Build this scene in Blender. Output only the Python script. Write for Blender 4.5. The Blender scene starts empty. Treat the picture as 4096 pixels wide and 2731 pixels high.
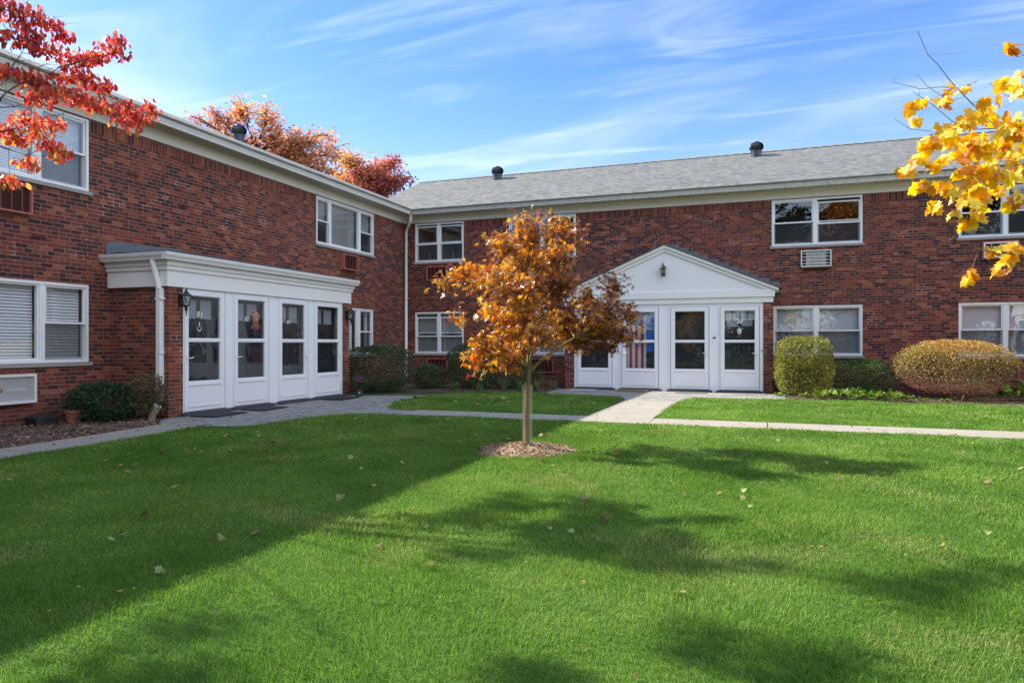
import bpy, math, random
import numpy as np
from mathutils import Vector, Matrix

S = bpy.context.scene
COL = S.collection
R = math.radians
random.seed(7)
RNG = np.random.default_rng(11)

# ------------------------------------------------------------------ camera
CX, CY, CH, YAW, FPX = 10.853, -19.739, 1.27, 0.35, 2763.3
cam_d = bpy.data.cameras.new('camera')
cam = bpy.data.objects.new('camera', cam_d)
COL.objects.link(cam)
cam.location = (CX, CY, CH)
cam.rotation_euler = (R(90), 0, YAW)
cam_d.sensor_width = 36
cam_d.lens = 36 * FPX / 4096
cam_d.shift_y = (1374.2 - 1365.5) / 4096
cam_d.clip_start = 0.05
cam_d.clip_end = 3000
S.camera = cam

# ------------------------------------------------------------------ light
SUN_EL = math.atan(0.727)
SUN_AZ_Y = 0.02           # the light runs along +x, a hair towards -y
sun_d = bpy.data.lights.new('sun', 'SUN')
sun_d.energy = 5.0
sun_d.angle = R(0.5)
sun_d.color = (1.0, 0.90, 0.76)
sun = bpy.data.objects.new('sun', sun_d)
COL.objects.link(sun)
LD = Vector((1, -SUN_AZ_Y, -0.727)).normalized()
sun.rotation_euler = LD.to_track_quat('-Z', 'Y').to_euler()
sun.location = (-40, 0, 40)

W = bpy.data.worlds.new('World')
S.world = W
W.use_nodes = True
wn, wl = W.node_tree.nodes, W.node_tree.links
wn.clear()


def wnode(t, **kw):
    n = wn.new(t)
    for k, v in kw.items():
        setattr(n, k, v)
    return n


out = wnode('ShaderNodeOutputWorld')
bg = wnode('ShaderNodeBackground')
bg.inputs['Strength'].default_value = 0.112
sky = wnode('ShaderNodeTexSky', sky_type='NISHITA')
sky.sun_disc = False
sky.sun_elevation = SUN_EL
sky.sun_rotation = R(-90)
sky.altitude = 100
sky.air_density = 1.0
sky.dust_density = 0.6
sky.ozone_density = 2.2
hs = wnode('ShaderNodeHueSaturation')
hs.inputs['Saturation'].default_value = 1.27
wl.new(sky.outputs[0], hs.inputs['Color'])
tc = wnode('ShaderNodeTexCoord')
sep = wnode('ShaderNodeSeparateXYZ')
wl.new(tc.outputs['Generated'], sep.inputs[0])


def wmath(op, a, b=None, clamp=False):
    n = wn.new('ShaderNodeMath')
    n.operation = op
    n.use_clamp = clamp
    for i, v in enumerate((a, b)):
        if v is None:
            continue
        if isinstance(v, (int, float)):
            n.inputs[i].default_value = v
        else:
            wl.new(v, n.inputs[i])
    return n.outputs[0]


zc = wmath('ADD', wmath('MAXIMUM', sep.outputs[2], 0.0), 0.12)
px, py = wmath('DIVIDE', sep.outputs[0], zc), wmath('DIVIDE', sep.outputs[1], zc)
comb = wnode('ShaderNodeCombineXYZ')
wl.new(px, comb.inputs[0])
wl.new(py, comb.inputs[1])


def cloud_layer(rot, sx, sy, scale, lo, hi, off, dist=0.6):
    mp = wnode('ShaderNodeMapping')
    mp.inputs['Rotation'].default_value = (0, 0, R(rot))
    mp.inputs['Scale'].default_value = (sx, sy, 1)
    mp.inputs['Location'].default_value = off
    wl.new(comb.outputs[0], mp.inputs[0])
    nz = wnode('ShaderNodeTexNoise')
    nz.inputs['Scale'].default_value = scale
    nz.inputs['Detail'].default_value = 9
    nz.inputs['Roughness'].default_value = 0.56
    nz.inputs['Distortion'].default_value = dist
    wl.new(mp.outputs[0], nz.inputs['Vector'])
    mr = wnode('ShaderNodeMapRange', interpolation_type='SMOOTHSTEP')
    mr.inputs['From Min'].default_value = lo
    mr.inputs['From Max'].default_value = hi
    wl.new(nz.outputs[0], mr.inputs['Value'])
    return mr.outputs[0]


c1 = cloud_layer(8, 0.45, 1.3, 0.9, 0.45, 0.80, (0.3, 1.7, 0), 1.1)
c2 = cloud_layer(-12, 0.22, 1.0, 0.7, 0.40, 0.82, (4.1, 0.2, 0), 0.5)
c3 = cloud_layer(16, 0.6, 2.4, 1.3, 0.48, 0.80, (1.3, 2.2, 0), 1.6)
cl = wmath('ADD', wmath('MULTIPLY', c1, 0.36), wmath('ADD', wmath('MULTIPLY', c2, 0.30), wmath('ADD', wmath('MULTIPLY', c3, 0.32), 0.03)))
lowhaze = wmath('MULTIPLY', wmath('SUBTRACT', 1.0, wmath('MULTIPLY', sep.outputs[2], 2.6), True), 0.22)
cl = wmath('MINIMUM', wmath('ADD', cl, lowhaze), 0.85)
# extra bright cloud, added out of view opposite the sun to fill the facades
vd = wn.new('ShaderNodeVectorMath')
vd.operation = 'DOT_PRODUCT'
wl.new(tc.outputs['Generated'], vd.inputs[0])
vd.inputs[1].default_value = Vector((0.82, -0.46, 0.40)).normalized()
fill_cloud = wn.new('ShaderNodeMapRange')
fill_cloud.interpolation_type = 'SMOOTHSTEP'
fill_cloud.inputs['From Min'].default_value = 0.15
fill_cloud.inputs['From Max'].default_value = 0.75
wl.new(vd.outputs['Value'], fill_cloud.inputs['Value'])
fill_cloud = wmath('MULTIPLY', fill_cloud.outputs[0], wmath('ADD', 0.55, wmath('MULTIPLY', c2, 0.4)))
cl = wmath('MAXIMUM', cl, fill_cloud)
tint = wnode('ShaderNodeMixRGB', blend_type='MULTIPLY')
tint.inputs['Fac'].default_value = 1.0
tint.inputs['Color2'].default_value = (0.83, 0.86, 1.04, 1)
wl.new(hs.outputs[0], tint.inputs['Color1'])
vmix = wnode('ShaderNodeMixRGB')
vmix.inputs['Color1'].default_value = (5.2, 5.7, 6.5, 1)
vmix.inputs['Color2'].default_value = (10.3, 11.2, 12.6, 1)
wl.new(fill_cloud, vmix.inputs['Fac'])
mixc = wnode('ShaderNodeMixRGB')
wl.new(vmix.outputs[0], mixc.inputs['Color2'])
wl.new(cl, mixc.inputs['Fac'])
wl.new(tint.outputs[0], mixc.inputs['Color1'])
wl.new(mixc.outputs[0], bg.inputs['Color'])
wl.new(bg.outputs[0], out.inputs['Surface'])

S.view_settings.view_transform = 'Standard'
S.view_settings.look = 'None'
S.view_settings.exposure = 1.2
S.view_settings.gamma = 1.0
S.view_settings.use_curve_mapping = False
S.cycles.max_bounces = 8
S.cycles.transparent_max_bounces = 16
S.cycles.diffuse_bounces = 4
S.cycles.caustics_reflective = False
S.cycles.caustics_refractive = False
S.cycles.use_denoising = True
S.cycles.sample_clamp_indirect = 6

# ------------------------------------------------------------------ helpers
BASE = {}


def tag(o, label=None, cat=None, group=None, kind=None):
    if label:
        o['label'] = label
    if cat:
        o['category'] = cat
    if group:
        o['group'] = group
    if kind:
        o['kind'] = kind
    return o


def thing(name, label, cat, loc=(0, 0, 0), group=None, rot=0):
    o = bpy.data.objects.new(name, None)
    COL.objects.link(o)
    o.location = loc
    o.rotation_euler = (0, 0, rot)
    BASE[o.name] = Vector(loc)
    return tag(o, label, cat, group)


def base_of(o):
    while o.parent:
        o = o.parent
    return BASE.get(o.name, Vector((0, 0, 0)))


def ident(a, b, c):
    return (a, b, c)


class M:
    """collects shapes, then links them as one mesh object"""

    def __init__(self, T=ident):
        self.v, self.f, self.m, self.T = [], [], [], T

    def add(self, vs, fs, m=0):
        n = len(self.v)
        self.v += [self.T(*p) for p in vs]
        self.f += [tuple(i + n for i in f) for f in fs]
        self.m += [m] * len(fs)
        return self

    def box(self, x0, x1, y0, y1, z0, z1, m=0):
        v = [(x, y, z) for x in (x0, x1) for y in (y0, y1) for z in (z0, z1)]
        return self.add(v, [(0, 1, 3, 2), (4, 6, 7, 5), (0, 4, 5, 1), (2, 3, 7, 6), (0, 2, 6, 4), (1, 5, 7, 3)], m)

    def quad(self, a, b, c, d, m=0):
        return self.add([a, b, c, d], [(0, 1, 2, 3)], m)

    def poly(self, pts, m=0):
        return self.add(pts, [tuple(range(len(pts)))], m)

    def ring(self, a0, a1, b0, b1, z0, z1, w, m=0, wt=None, wb=None):
        wt = w if wt is None else wt
        wb = w if wb is None else wb
        self.box(a0, a0 + w, b0, b1, z0, z1, m)
        self.box(a1 - w, a1, b0, b1, z0, z1, m)
        self.box(a0 + w, a1 - w, b0, b1, z1 - wt, z1, m)
        self.box(a0 + w, a1 - w, b0, b1, z0, z0 + wb, m)
        return self

    def prism(self, prof, axis, t0, t1, m=0):
        """profile of 2-D points swept along an axis ('x' or 'y')"""
        n = len(prof)
        if axis == 'x':
            v = [(t, p, q) for t in (t0, t1) for p, q in prof]
        else:
            v = [(p, t, q) for t in (t0, t1) for p, q in prof]
        f = [(i, (i + 1) % n, n + (i + 1) % n, n + i) for i in range(n)] + [tuple(range(n)), tuple(range(2 * n - 1, n - 1, -1))]
        return self.add(v, f, m)

    def tube(self, pts, radii, n=6, m=0, cap=True):
        pts = [Vector(p) for p in pts]
        if isinstance(radii, (int, float)):
            radii = [radii] * len(pts)
        vs, fs = [], []
        up = Vector((0.13, 0.21, 1)).normalized()
        for i, p in enumerate(pts):
            d = (pts[min(i + 1, len(pts) - 1)] - pts[max(i - 1, 0)])
            d = d.normalized() if d.length > 1e-9 else Vector((0, 0, 1))
            a = d.cross(up)
            if a.length < 0.05:
                a = d.cross(Vector((1, 0, 0)))
            a.normalize()
            b = d.cross(a)
            for k in range(n):
                t = 2 * math.pi * k / n
                q = p + (a * math.cos(t) + b * math.sin(t)) * radii[i]
                vs.append(tuple(q))
        for i in range(len(pts) - 1):
            for k in range(n):
                k2 = (k + 1) % n
                fs.append((i * n + k, i * n + k2, (i + 1) * n + k2, (i + 1) * n + k))
        if cap:
            fs.append(tuple(range(n)))
            fs.append(tuple(range(len(pts) * n - 1, (len(pts) - 1) * n - 1, -1)))
        return self.add(vs, fs, m)

    def lathe(self, prof, c=(0, 0, 0), n=16, m=0):
        """profile (r, z) turned round the vertical through c"""
        vs = [(c[0] + r * math.cos(2 * math.pi * k / n), c[1] + r * math.sin(2 * math.pi * k / n), c[2] + z) for r, z in prof for k in range(n)]
        fs = [(i * n + k, i * n + (k + 1) % n, (i + 1) * n + (k + 1) % n, (i + 1) * n + k) for i in range(len(prof) - 1) for k in range(n)]
        fs.append(tuple(range(n)))
        fs.append(tuple(range((len(prof) - 1) * n, len(prof) * n)))
        return self.add(vs, fs, m)

    def ball(self, c, r, n=10, k=7, m=0):
        r = r if isinstance(r, tuple) else (r, r, r)
        vs, fs = [], []
        for i in range(1, k):
            t = math.pi * i / k
            for j in range(n):
                a = 2 * math.pi * j / n
                vs.append((c[0] + r[0] * math.sin(t) * math.cos(a), c[1] + r[1] * math.sin(t) * math.sin(a), c[2] + r[2] * math.cos(t)))
        for i in range(k - 2):
            for j in range(n):
                fs.append((i * n + j, i * n + (j + 1) % n, (i + 1) * n + (j + 1) % n, (i + 1) * n + j))
        vs += [(c[0], c[1], c[2] + r[2]), (c[0], c[1], c[2] - r[2])]
        for j in range(n):
            fs.append((len(vs) - 2, (j + 1) % n, j))
            fs.append((len(vs) - 1, (k - 2) * n + j, (k - 2) * n + (j + 1) % n))
        return self.add(vs, fs, m)

    def build(self, name, mats, parent=None, smooth=False, bevel=0):
        me = bpy.data.meshes.new(name)
        off = base_of(parent) if parent else Vector((0, 0, 0))
        me.from_pydata([(x - off.x, y - off.y, z - off.z) for x, y, z in self.v], [], self.f)
        mats = mats if isinstance(mats, (list, tuple)) else [mats]
        for mm in mats:
            me.materials.append(mm)
        me.polygons.foreach_set('material_index', self.m)
        if smooth:
            me.polygons.foreach_set('use_smooth', [True] * len(me.polygons))
        me.update()
        o = bpy.data.objects.new(name, me)
        COL.objects.link(o)
        if parent:
            o.parent = parent
        if bevel:
            b = o.modifiers.new('bevel', 'BEVEL')
            b.width = bevel
            b.segments = 2
            b.limit_method = 'ANGLE'
        return o


def np_mesh(name, V, F, mats, parent=None, rnd=None, smooth=False, mi=None):
    """V (n,3), F (m,k): one mesh from arrays; rnd is a value per face"""
    me = bpy.data.meshes.new(name)
    off = base_of(parent) if parent else Vector((0, 0, 0))
    V = np.asarray(V, np.float32) - np.array(off, np.float32)
    F = np.asarray(F, np.int32)
    m, k = F.shape
    me.vertices.add(len(V))
    me.vertices.foreach_set('co', V.ravel())
    me.loops.add(m * k)
    me.loops.foreach_set('vertex_index', F.ravel())
    me.polygons.add(m)
    me.polygons.foreach_set('loop_start', np.arange(0, m * k, k, dtype=np.int32))
    mats = mats if isinstance(mats, (list, tuple)) else [mats]
    for mm in mats:
        me.materials.append(mm)
    if mi is not None:
        me.polygons.foreach_set('material_index', np.asarray(mi, np.int32))
    me.polygons.foreach_set('use_smooth', np.full(m, smooth))
    me.update(calc_edges=True)
    if rnd is not None:
        at = me.attributes.new('rnd', 'FLOAT', 'FACE')
        at.data.foreach_set('value', np.asarray(rnd, np.float32))
    o = bpy.data.objects.new(name, me)
    COL.objects.link(o)
    if parent:
        o.parent = parent
    return o


def copy_tree(o, parent=None):
    c = o.copy()
    COL.objects.link(c)
    if parent:
        c.parent = parent
    for ch in list(o.children):
        copy_tree(ch, c)
    return c


# ------------------------------------------------------------------ materials
class N:
    """a small shader-graph writer"""

    def __init__(self, name):
        self.mat = bpy.data.materials.new(name)
        self.mat.use_nodes = True
        self.t = self.mat.node_tree
        self.t.nodes.clear()
        self.out = self.t.nodes.new('ShaderNodeOutputMaterial')

    def n(self, typ, ins=None, **kw):
        x = self.t.nodes.new(typ)
        for k, v in kw.items():
            setattr(x, k, v)
        for k, v in (ins or {}).items():
            self.set(x.inputs[k], v)
        return x

    def set(self, sock, v):
        if isinstance(v, bpy.types.NodeSocket):
            self.t.links.new(v, sock)
        elif isinstance(v, tuple) and len(v) == 3 and sock.type == 'RGBA':
            sock.default_value = (*v, 1)
        else:
            sock.default_value = v

    def math(self, op, a, b=0.0, clamp=False):
        return self.n('ShaderNodeMath', {0: a, 1: b}, operation=op, use_clamp=clamp).outputs[0]

    def mix(self, f, a, b):
        return self.n('ShaderNodeMixRGB', {0: f, 1: a, 2: b}).outputs[0]

    def noise(self, vec, scale, detail=4, rough=0.55, dist=0.0):
        x = self.n('ShaderNodeTexNoise', {'Scale': scale, 'Detail': detail, 'Roughness': rough, 'Distortion': dist})
        if vec is not None:
            self.set(x.inputs['Vector'], vec)
        return x.outputs[0]

    def ramp(self, f, stops, interp='LINEAR'):
        x = self.n('ShaderNodeValToRGB', {0: f})
        cr = x.color_ramp
        cr.interpolation = interp
        while len(cr.elements) < len(stops):
            cr.elements.new(0.5)
        for e, (p, c) in zip(cr.elements, stops):
            e.position = p
            e.color = (*c, 1) if len(c) == 3 else c
        return x.outputs[0]

    def maprange(self, v, a, b, c=0.0, d=1.0, smooth=False):
        return self.n('ShaderNodeMapRange', {0: v, 1: a, 2: b, 3: c, 4: d}, interpolation_type='SMOOTHSTEP' if smooth else 'LINEAR').outputs[0]

    def pos(self):
        return self.n('ShaderNodeNewGeometry').outputs['Position']

    def obj(self):
        return self.n('ShaderNodeTexCoord').outputs['Object']

    def sep(self, v):
        return self.n('ShaderNodeSeparateXYZ', {0: v}).outputs

    def comb(self, x, y, z=0.0):
        return self.n('ShaderNodeCombineXYZ', {0: x, 1: y, 2: z}).outputs[0]

    def bump(self, h, strength=0.3, dist=0.01):
        return self.n('ShaderNodeBump', {'Height': h, 'Strength': strength, 'Distance': dist}).outputs[0]

    def pbsdf(self, col, rough=0.6, spec=0.5, normal=None, metal=0.0):
        x = self.n('ShaderNodeBsdfPrincipled', {'Base Color': col, 'Roughness': rough, 'Specular IOR Level': spec, 'Metallic': metal})
        if normal is not None:
            self.set(x.inputs['Normal'], normal)
        return x.outputs[0]

    def done(self, sh):
        self.t.links.new(sh, self.out.inputs['Surface'])
        return self.mat


def plain(name, col, rough=0.6, var=0.12, scale=6, spec=0.4, metal=0.0, bump=0.0, bscale=60):
    g = N(name)
    p = g.obj()
    f = g.noise(p, scale, 5)
    c = g.mix(f, tuple(x * (1 - var) for x in col), tuple(min(1, x * (1 + var)) for x in col))
    nm = g.bump(g.noise(p, bscale, 3), bump, 0.004) if bump else None
    return g.done(g.pbsdf(c, rough, spec, nm, metal))


def weathered(name, col, dirt, lo=0.5, hi=0.8, rough=0.5, streak=(9, 9, 0.6)):
    """paint with runs of dirt that follow the weather side"""
    g = N(name)
    p = g.pos()
    mp = g.n('ShaderNodeMapping', {0: p, 'Scale': streak}).outputs[0]
    f = g.maprange(g.noise(mp, 1.0, 6, 0.65), lo, hi, 0, 1, True)
    f2 = g.noise(p, 2.2, 4)
    c = g.mix(f, g.mix(f2, tuple(x * 0.93 for x in col), col), dirt)
    return g.done(g.pbsdf(c, rough, 0.4))


def brick_mat(name, soldier=None):
    g = N(name)
    p = g.pos()
    x, y, z = g.sep(p)
    u = g.math('ADD', x, y)
    u = g.math('ADD', u, 40.0)
    wob = g.math('MULTIPLY', g.math('SUBTRACT', g.noise(p, 3.0, 2), 0.5), 0.006)
    zz = g.math('ADD', g.math('ADD', z, wob), 0.012)

    def bt(vec, sq=1.0, offs=0.5):
        b = g.n('ShaderNodeTexBrick', {'Vector': vec, 'Color1': (0, 0, 0), 'Color2': (1, 1, 1), 'Mortar': (0.5, 0.5, 0.5), 'Scale': 1.0, 'Mortar Size': 0.0055, 'Mortar Smooth': 0.35, 'Bias': 0.0, 'Brick Width': 0.2032, 'Row Height': 0.0677})
        b.offset = offs
        b.offset_frequency = 2
        b.squash = sq
        b.squash_frequency = 5
        return b.outputs[0], b.outputs[1]
    c1, f1 = bt(g.comb(u, zz), 0.62)
    if soldier:
        c2, f2 = bt(g.comb(g.math('SUBTRACT', zz, soldier), u), 1.0, 0.0)
        k = g.math('GREATER_THAN', z, soldier)
        c1, f1 = g.mix(k, c1, c2), g.mix(k, f1, f2)
    r1 = g.sep(c1)[0]
    col = g.ramp(r1, [(0.0, (0.024, 0.014, 0.022)), (0.22, (0.040, 0.019, 0.025)), (0.33, (0.098, 0.025, 0.020)), (0.50, (0.155, 0.035, 0.024)),
                      (0.72, (0.200, 0.046, 0.028)), (0.87, (0.270, 0.064, 0.036)), (0.95, (0.36, 0.12, 0.062)), (1.0, (0.26, 0.075, 0.04))])
    spots = g.maprange(g.noise(p, 9.0, 3, 0.6), 0.58, 0.70, 0, 1, True)
    col = g.mix(g.math('MULTIPLY', spots, 0.7), col, (0.035, 0.016, 0.022))
    fine = g.noise(p, 70.0, 3)
    col = g.mix(g.maprange(fine, 0.3, 0.7, 0.0, 0.3), col, (0.11, 0.03, 0.02))
    big = g.noise(p, 0.35, 3)
    col = g.mix(g.maprange(big, 0.35, 0.7, 0.0, 0.22), col, (0.30, 0.095, 0.045))
    rep = g.maprange(g.noise(p, 0.9, 6, 0.68, 1.8), 0.57, 0.63, 0, 1, True)
    mort = g.mix(rep, g.mix(fine, (0.20, 0.15, 0.13), (0.29, 0.22, 0.19)), (0.46, 0.41, 0.39))
    c = g.mix(f1, col, mort)
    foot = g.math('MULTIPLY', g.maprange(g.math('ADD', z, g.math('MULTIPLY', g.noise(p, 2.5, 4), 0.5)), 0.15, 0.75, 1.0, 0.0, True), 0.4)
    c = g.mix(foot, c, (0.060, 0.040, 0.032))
    runs = g.n('ShaderNodeMapping', {0: p, 'Scale': (2.2, 2.2, 0.28)}).outputs[0]
    c = g.mix(g.maprange(g.noise(runs, 1.0, 5, 0.6), 0.60, 0.80, 0, 0.32, True), c, (0.055, 0.028, 0.026))
    c = g.mix(g.maprange(g.noise(p, 14.0, 4, 0.7), 0.71, 0.76, 0, 0.5, True), c, (0.42, 0.38, 0.36))
    h = g.math('ADD', g.math('MULTIPLY', g.math('SUBTRACT', 1.0, f1), 1.0), g.math('MULTIPLY', fine, 0.35))
    return g.done(g.pbsdf(c, 0.82, 0.25, g.bump(h, 0.75, 0.008)))


def shingle_mat(name, along, cols):
    g = N(name)
    p = g.pos()
    x, y, z = g.sep(p)
    u = x if along == 'x' else y
    v = g.math('MULTIPLY', z, 2.43)
    b = g.n('ShaderNodeTexBrick', {'Vector': g.comb(u, v), 'Color1': (0, 0, 0), 'Color2': (1, 1, 1), 'Mortar': (0, 0, 0), 'Scale': 1.0, 'Mortar Size': 0.004, 'Mortar Smooth': 0.3, 'Brick Width': 0.17, 'Row Height': 0.135})
    b.offset = 0.37
    b.squash = 0.7
    b.squash_frequency = 3
    r = g.sep(b.outputs[0])[0]
    col = g.ramp(r, cols)
    row = g.math('FRACT', g.math('DIVIDE', v, 0.135))
    edge = g.math('LESS_THAN', row, 0.14)
    tabs = g.n('ShaderNodeTexWhiteNoise', {'Vector': g.comb(g.math('FLOOR', g.math('MULTIPLY', u, 3.1)), g.math('FLOOR', g.math('DIVIDE', v, 0.135)))}, noise_dimensions='2D').outputs[0]
    ed = g.math('MULTIPLY', edge, g.maprange(tabs, 0.35, 0.6, 0.15, 0.75))
    col = g.mix(ed, col, (0.05, 0.055, 0.055))
    grit = g.noise(p, 110, 2)
    blot = g.noise(p, 0.8, 4)
    col = g.mix(g.maprange(grit, 0.3, 0.7, 0, 0.3), col, (0.16, 0.17, 0.165))
    col = g.mix(g.maprange(blot, 0.4, 0.75, 0, 0.15), col, (0.22, 0.225, 0.215))
    h = g.math('ADD', g.math('MULTIPLY', row, -0.6), g.math('MULTIPLY', grit, 0.4))
    return g.done(g.pbsdf(col, 0.9, 0.2, g.bump(h, 0.5, 0.012)))


def leaf_mat(name, stops, trans=0.5, rough=0.5, spec=0.35, tboost=1.3, hue=0.0, attr='rnd'):
    g = N(name)
    a = g.n('ShaderNodeAttribute', attribute_name=attr).outputs['Fac']
    p = g.pos()
    nz = g.noise(p, 30, 3)
    f = g.math('ADD', a, g.math('MULTIPLY', g.math('SUBTRACT', nz, 0.5), 0.22), True)
    c = g.ramp(f, stops)
    tcx = g.n('ShaderNodeHueSaturation', {'Color': c, 'Hue': 0.5 + hue, 'Saturation': 1.12, 'Value': tboost}).outputs[0]
    d = g.pbsdf(c, rough, spec)
    t = g.n('ShaderNodeBsdfTranslucent', {'Color': tcx}).outputs[0]
    return g.done(g.n('ShaderNodeMixShader', {0: trans, 1: d, 2: t}).outputs[0])


def glass_mat(name, tint=(0.9, 0.93, 0.95), lo=0.10, hi=0.75, rough=0.0):
    g = N(name)
    lw = g.n('ShaderNodeLayerWeight', {'Blend': 0.5}).outputs['Facing']
    f = g.math('POWER', lw, 3.4)
    f = g.maprange(f, 0.0, 1.0, lo, hi)
    wav = g.noise(g.pos(), 2.3, 2)
    nm = g.bump(wav, 0.06, 0.05)
    t = g.n('ShaderNodeBsdfTransparent', {'Color': tint}).outputs[0]
    r = g.n('ShaderNodeBsdfGlossy', {'Color': (0.95, 0.97, 1.0), 'Roughness': rough, 'Normal': nm}).outputs[0]
    return g.done(g.n('ShaderNodeMixShader', {0: f, 1: t, 2: r}).outputs[0])


def screen_mat(name, dens=0.42, col=(0.06, 0.065, 0.07)):
    g = N(name)
    t = g.n('ShaderNodeBsdfTransparent', {'Color': (1, 1, 1)}).outputs[0]
    d = g.n('ShaderNodeBsdfDiffuse', {'Color': col}).outputs[0]
    return g.done(g.n('ShaderNodeMixShader', {0: dens, 1: t, 2: d}).outputs[0])


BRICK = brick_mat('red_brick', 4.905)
BRICK_LOW = brick_mat('red_brick_low')
WHITE = plain('white_vinyl', (0.78, 0.79, 0.80), 0.35, 0.04)
TRIM = weathered('white_siding', (0.80, 0.80, 0.79), (0.55, 0.52, 0.46), 0.66, 0.95, 0.5)
FRIEZE = weathered('cream_frieze', (0.76, 0.74, 0.67), (0.50, 0.45, 0.36), 0.6, 0.95, 0.55)
GUTTER = weathered('gutter_paint', (0.62, 0.62, 0.59), (0.24, 0.22, 0.19), 0.48, 0.80, 0.45, (22, 22, 0.5))
GUTTER_L = weathered('gutter_paint_clean', (0.74, 0.74, 0.72), (0.42, 0.40, 0.36), 0.55, 0.9, 0.45, (14, 14, 0.5))
DOORW = plain('door_paint', (0.80, 0.81, 0.84), 0.3, 0.03, 3, bump=0.05, bscale=180)
DARK = plain('dark_recess', (0.03, 0.03, 0.03), 0.8)
BLACK = plain('black_metal', (0.015, 0.016, 0.018), 0.38, 0.2)
STEEL = plain('galvanised_steel', (0.035, 0.045, 0.055), 0.35, 0.3, 9, 0.5, 0.35)
CONC_SILL = plain('concrete_sill', (0.30, 0.29, 0.27), 0.85, 0.25, 14, bump=0.3)
SLATE = plain('slate_flashing', (0.12, 0.145, 0.165), 0.6, 0.45, 6, bump=0.5, bscale=20)
TAR = plain('roof_tar', (0.028, 0.028, 0.03), 0.7, 0.4, 12, bump=0.5)
PINK = plain('salmon_paint', (0.40, 0.125, 0.105), 0.55, 0.15, 12)
GLASS = glass_mat('window_glass', (0.92, 0.95, 0.97), 0.13, 0.85)
DGLASS = glass_mat('door_glass', (0.90, 0.92, 0.94), 0.075, 0.8)
SCREEN = screen_mat('insect_screen')
DSCREEN = screen_mat('door_screen', 0.30, (0.05, 0.052, 0.058))
BLIND = plain('blind_slat', (0.82, 0.84, 0.85), 0.5, 0.03)
CURTAIN = plain('sheer_curtain', (0.68, 0.71, 0.75), 0.8, 0.06, 10)
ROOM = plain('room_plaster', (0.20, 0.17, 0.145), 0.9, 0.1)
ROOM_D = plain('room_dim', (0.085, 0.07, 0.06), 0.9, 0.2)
INNER = plain('inner_door', (0.035, 0.032, 0.033), 0.45, 0.2)
INNER_G = plain('inner_door_green', (0.022, 0.034, 0.030), 0.45, 0.2)
MESHW = plain('wire', (0.42, 0.40, 0.36), 0.4, 0.2, metal=0.6)

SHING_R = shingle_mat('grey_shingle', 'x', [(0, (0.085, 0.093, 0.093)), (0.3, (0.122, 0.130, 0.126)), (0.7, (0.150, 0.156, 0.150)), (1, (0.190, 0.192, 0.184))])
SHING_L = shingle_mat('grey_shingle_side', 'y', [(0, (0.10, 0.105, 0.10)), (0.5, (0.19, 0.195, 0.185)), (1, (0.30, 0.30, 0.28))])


def concrete_mat():
    g = N('walk_concrete')
    p = g.pos()
    n1, n2, n3 = g.noise(p, 1.3, 5), g.noise(p, 45, 4), g.noise(p, 260, 2)
    c = g.mix(n1, (0.27, 0.255, 0.215), (0.36, 0.34, 0.29))
    c = g.mix(g.maprange(n2, 0.35, 0.7, 0, 0.35), c, (0.23, 0.215, 0.18))
    c = g.mix(g.maprange(g.noise(p, 3.5, 5, 0.7), 0.54, 0.72, 0, 0.5), c, (0.15, 0.14, 0.105))
    return g.done(g.pbsdf(c, 0.9, 0.2, g.bump(n3, 0.4, 0.003)))


def paver_mat(name, ang, w=0.21, h=0.105):
    g = N(name)
    p = g.pos()
    mp = g.n('ShaderNodeMapping', {0: p, 'Rotation': (0, 0, R(ang))}).outputs[0]
    b = g.n('ShaderNodeTexBrick', {'Vector': mp, 'Color1': (0, 0, 0), 'Color2': (1, 1, 1), 'Mortar': (0, 0, 0), 'Scale': 1.0, 'Mortar Size': 0.006, 'Mortar Smooth': 0.2, 'Brick Width': w, 'Row Height': h})
    r = g.sep(b.outputs[0])[0]
    c = g.ramp(r, [(0, (0.19, 0.187, 0.178)), (0.5, (0.26, 0.255, 0.24)), (1, (0.33, 0.32, 0.30))])
    c = g.mix(g.maprange(g.noise(p, 1.2, 5), 0.35, 0.7, 0, 0.4), c, (0.27, 0.265, 0.25))
    c = g.mix(b.outputs[1], c, (0.085, 0.085, 0.07))
    hgt = g.math('ADD', g.math('SUBTRACT', 1.0, b.outputs[1]), g.math('MULTIPLY', g.noise(p, 120, 3), 0.3))
    return g.done(g.pbsdf(c, 0.88, 0.2, g.bump(hgt, 0.6, 0.006)))


def soil_mat(name, a, b, c3, sc=1.0):
    g = N(name)
    p = g.pos()
    n1 = g.noise(p, 2.0 * sc, 5)
    n2 = g.n('ShaderNodeTexVoronoi', {'Vector': p, 'Scale': 55.0 * sc}).outputs['Color']
    v = g.sep(n2)[0]
    c = g.mix(g.maprange(n1, 0.3, 0.7), a, b)
    c = g.mix(g.maprange(v, 0.55, 1.0, 0, 0.7), c, c3)
    h = g.math('ADD', g.noise(p, 40 * sc, 4), g.math('MULTIPLY', v, 0.5))
    return g.done(g.pbsdf(c, 0.95, 0.1, g.bump(h, 0.9, 0.025)))


CONC = concrete_mat()
PAVER = paver_mat('grey_paver', 20)
PAVER_R = paver_mat('grey_paver_front', 0, 0.23, 0.16)
SOIL = soil_mat('bare_soil', (0.07, 0.05, 0.035), (0.13, 0.10, 0.07), (0.19, 0.15, 0.11))
MULCH = soil_mat('bark_mulch', (0.10, 0.065, 0.05), (0.17, 0.12, 0.09), (0.27, 0.20, 0.17))
CHIPS = soil_mat('wood_chips', (0.27, 0.19, 0.12), (0.42, 0.32, 0.22), (0.55, 0.45, 0.33), 1.2)


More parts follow.
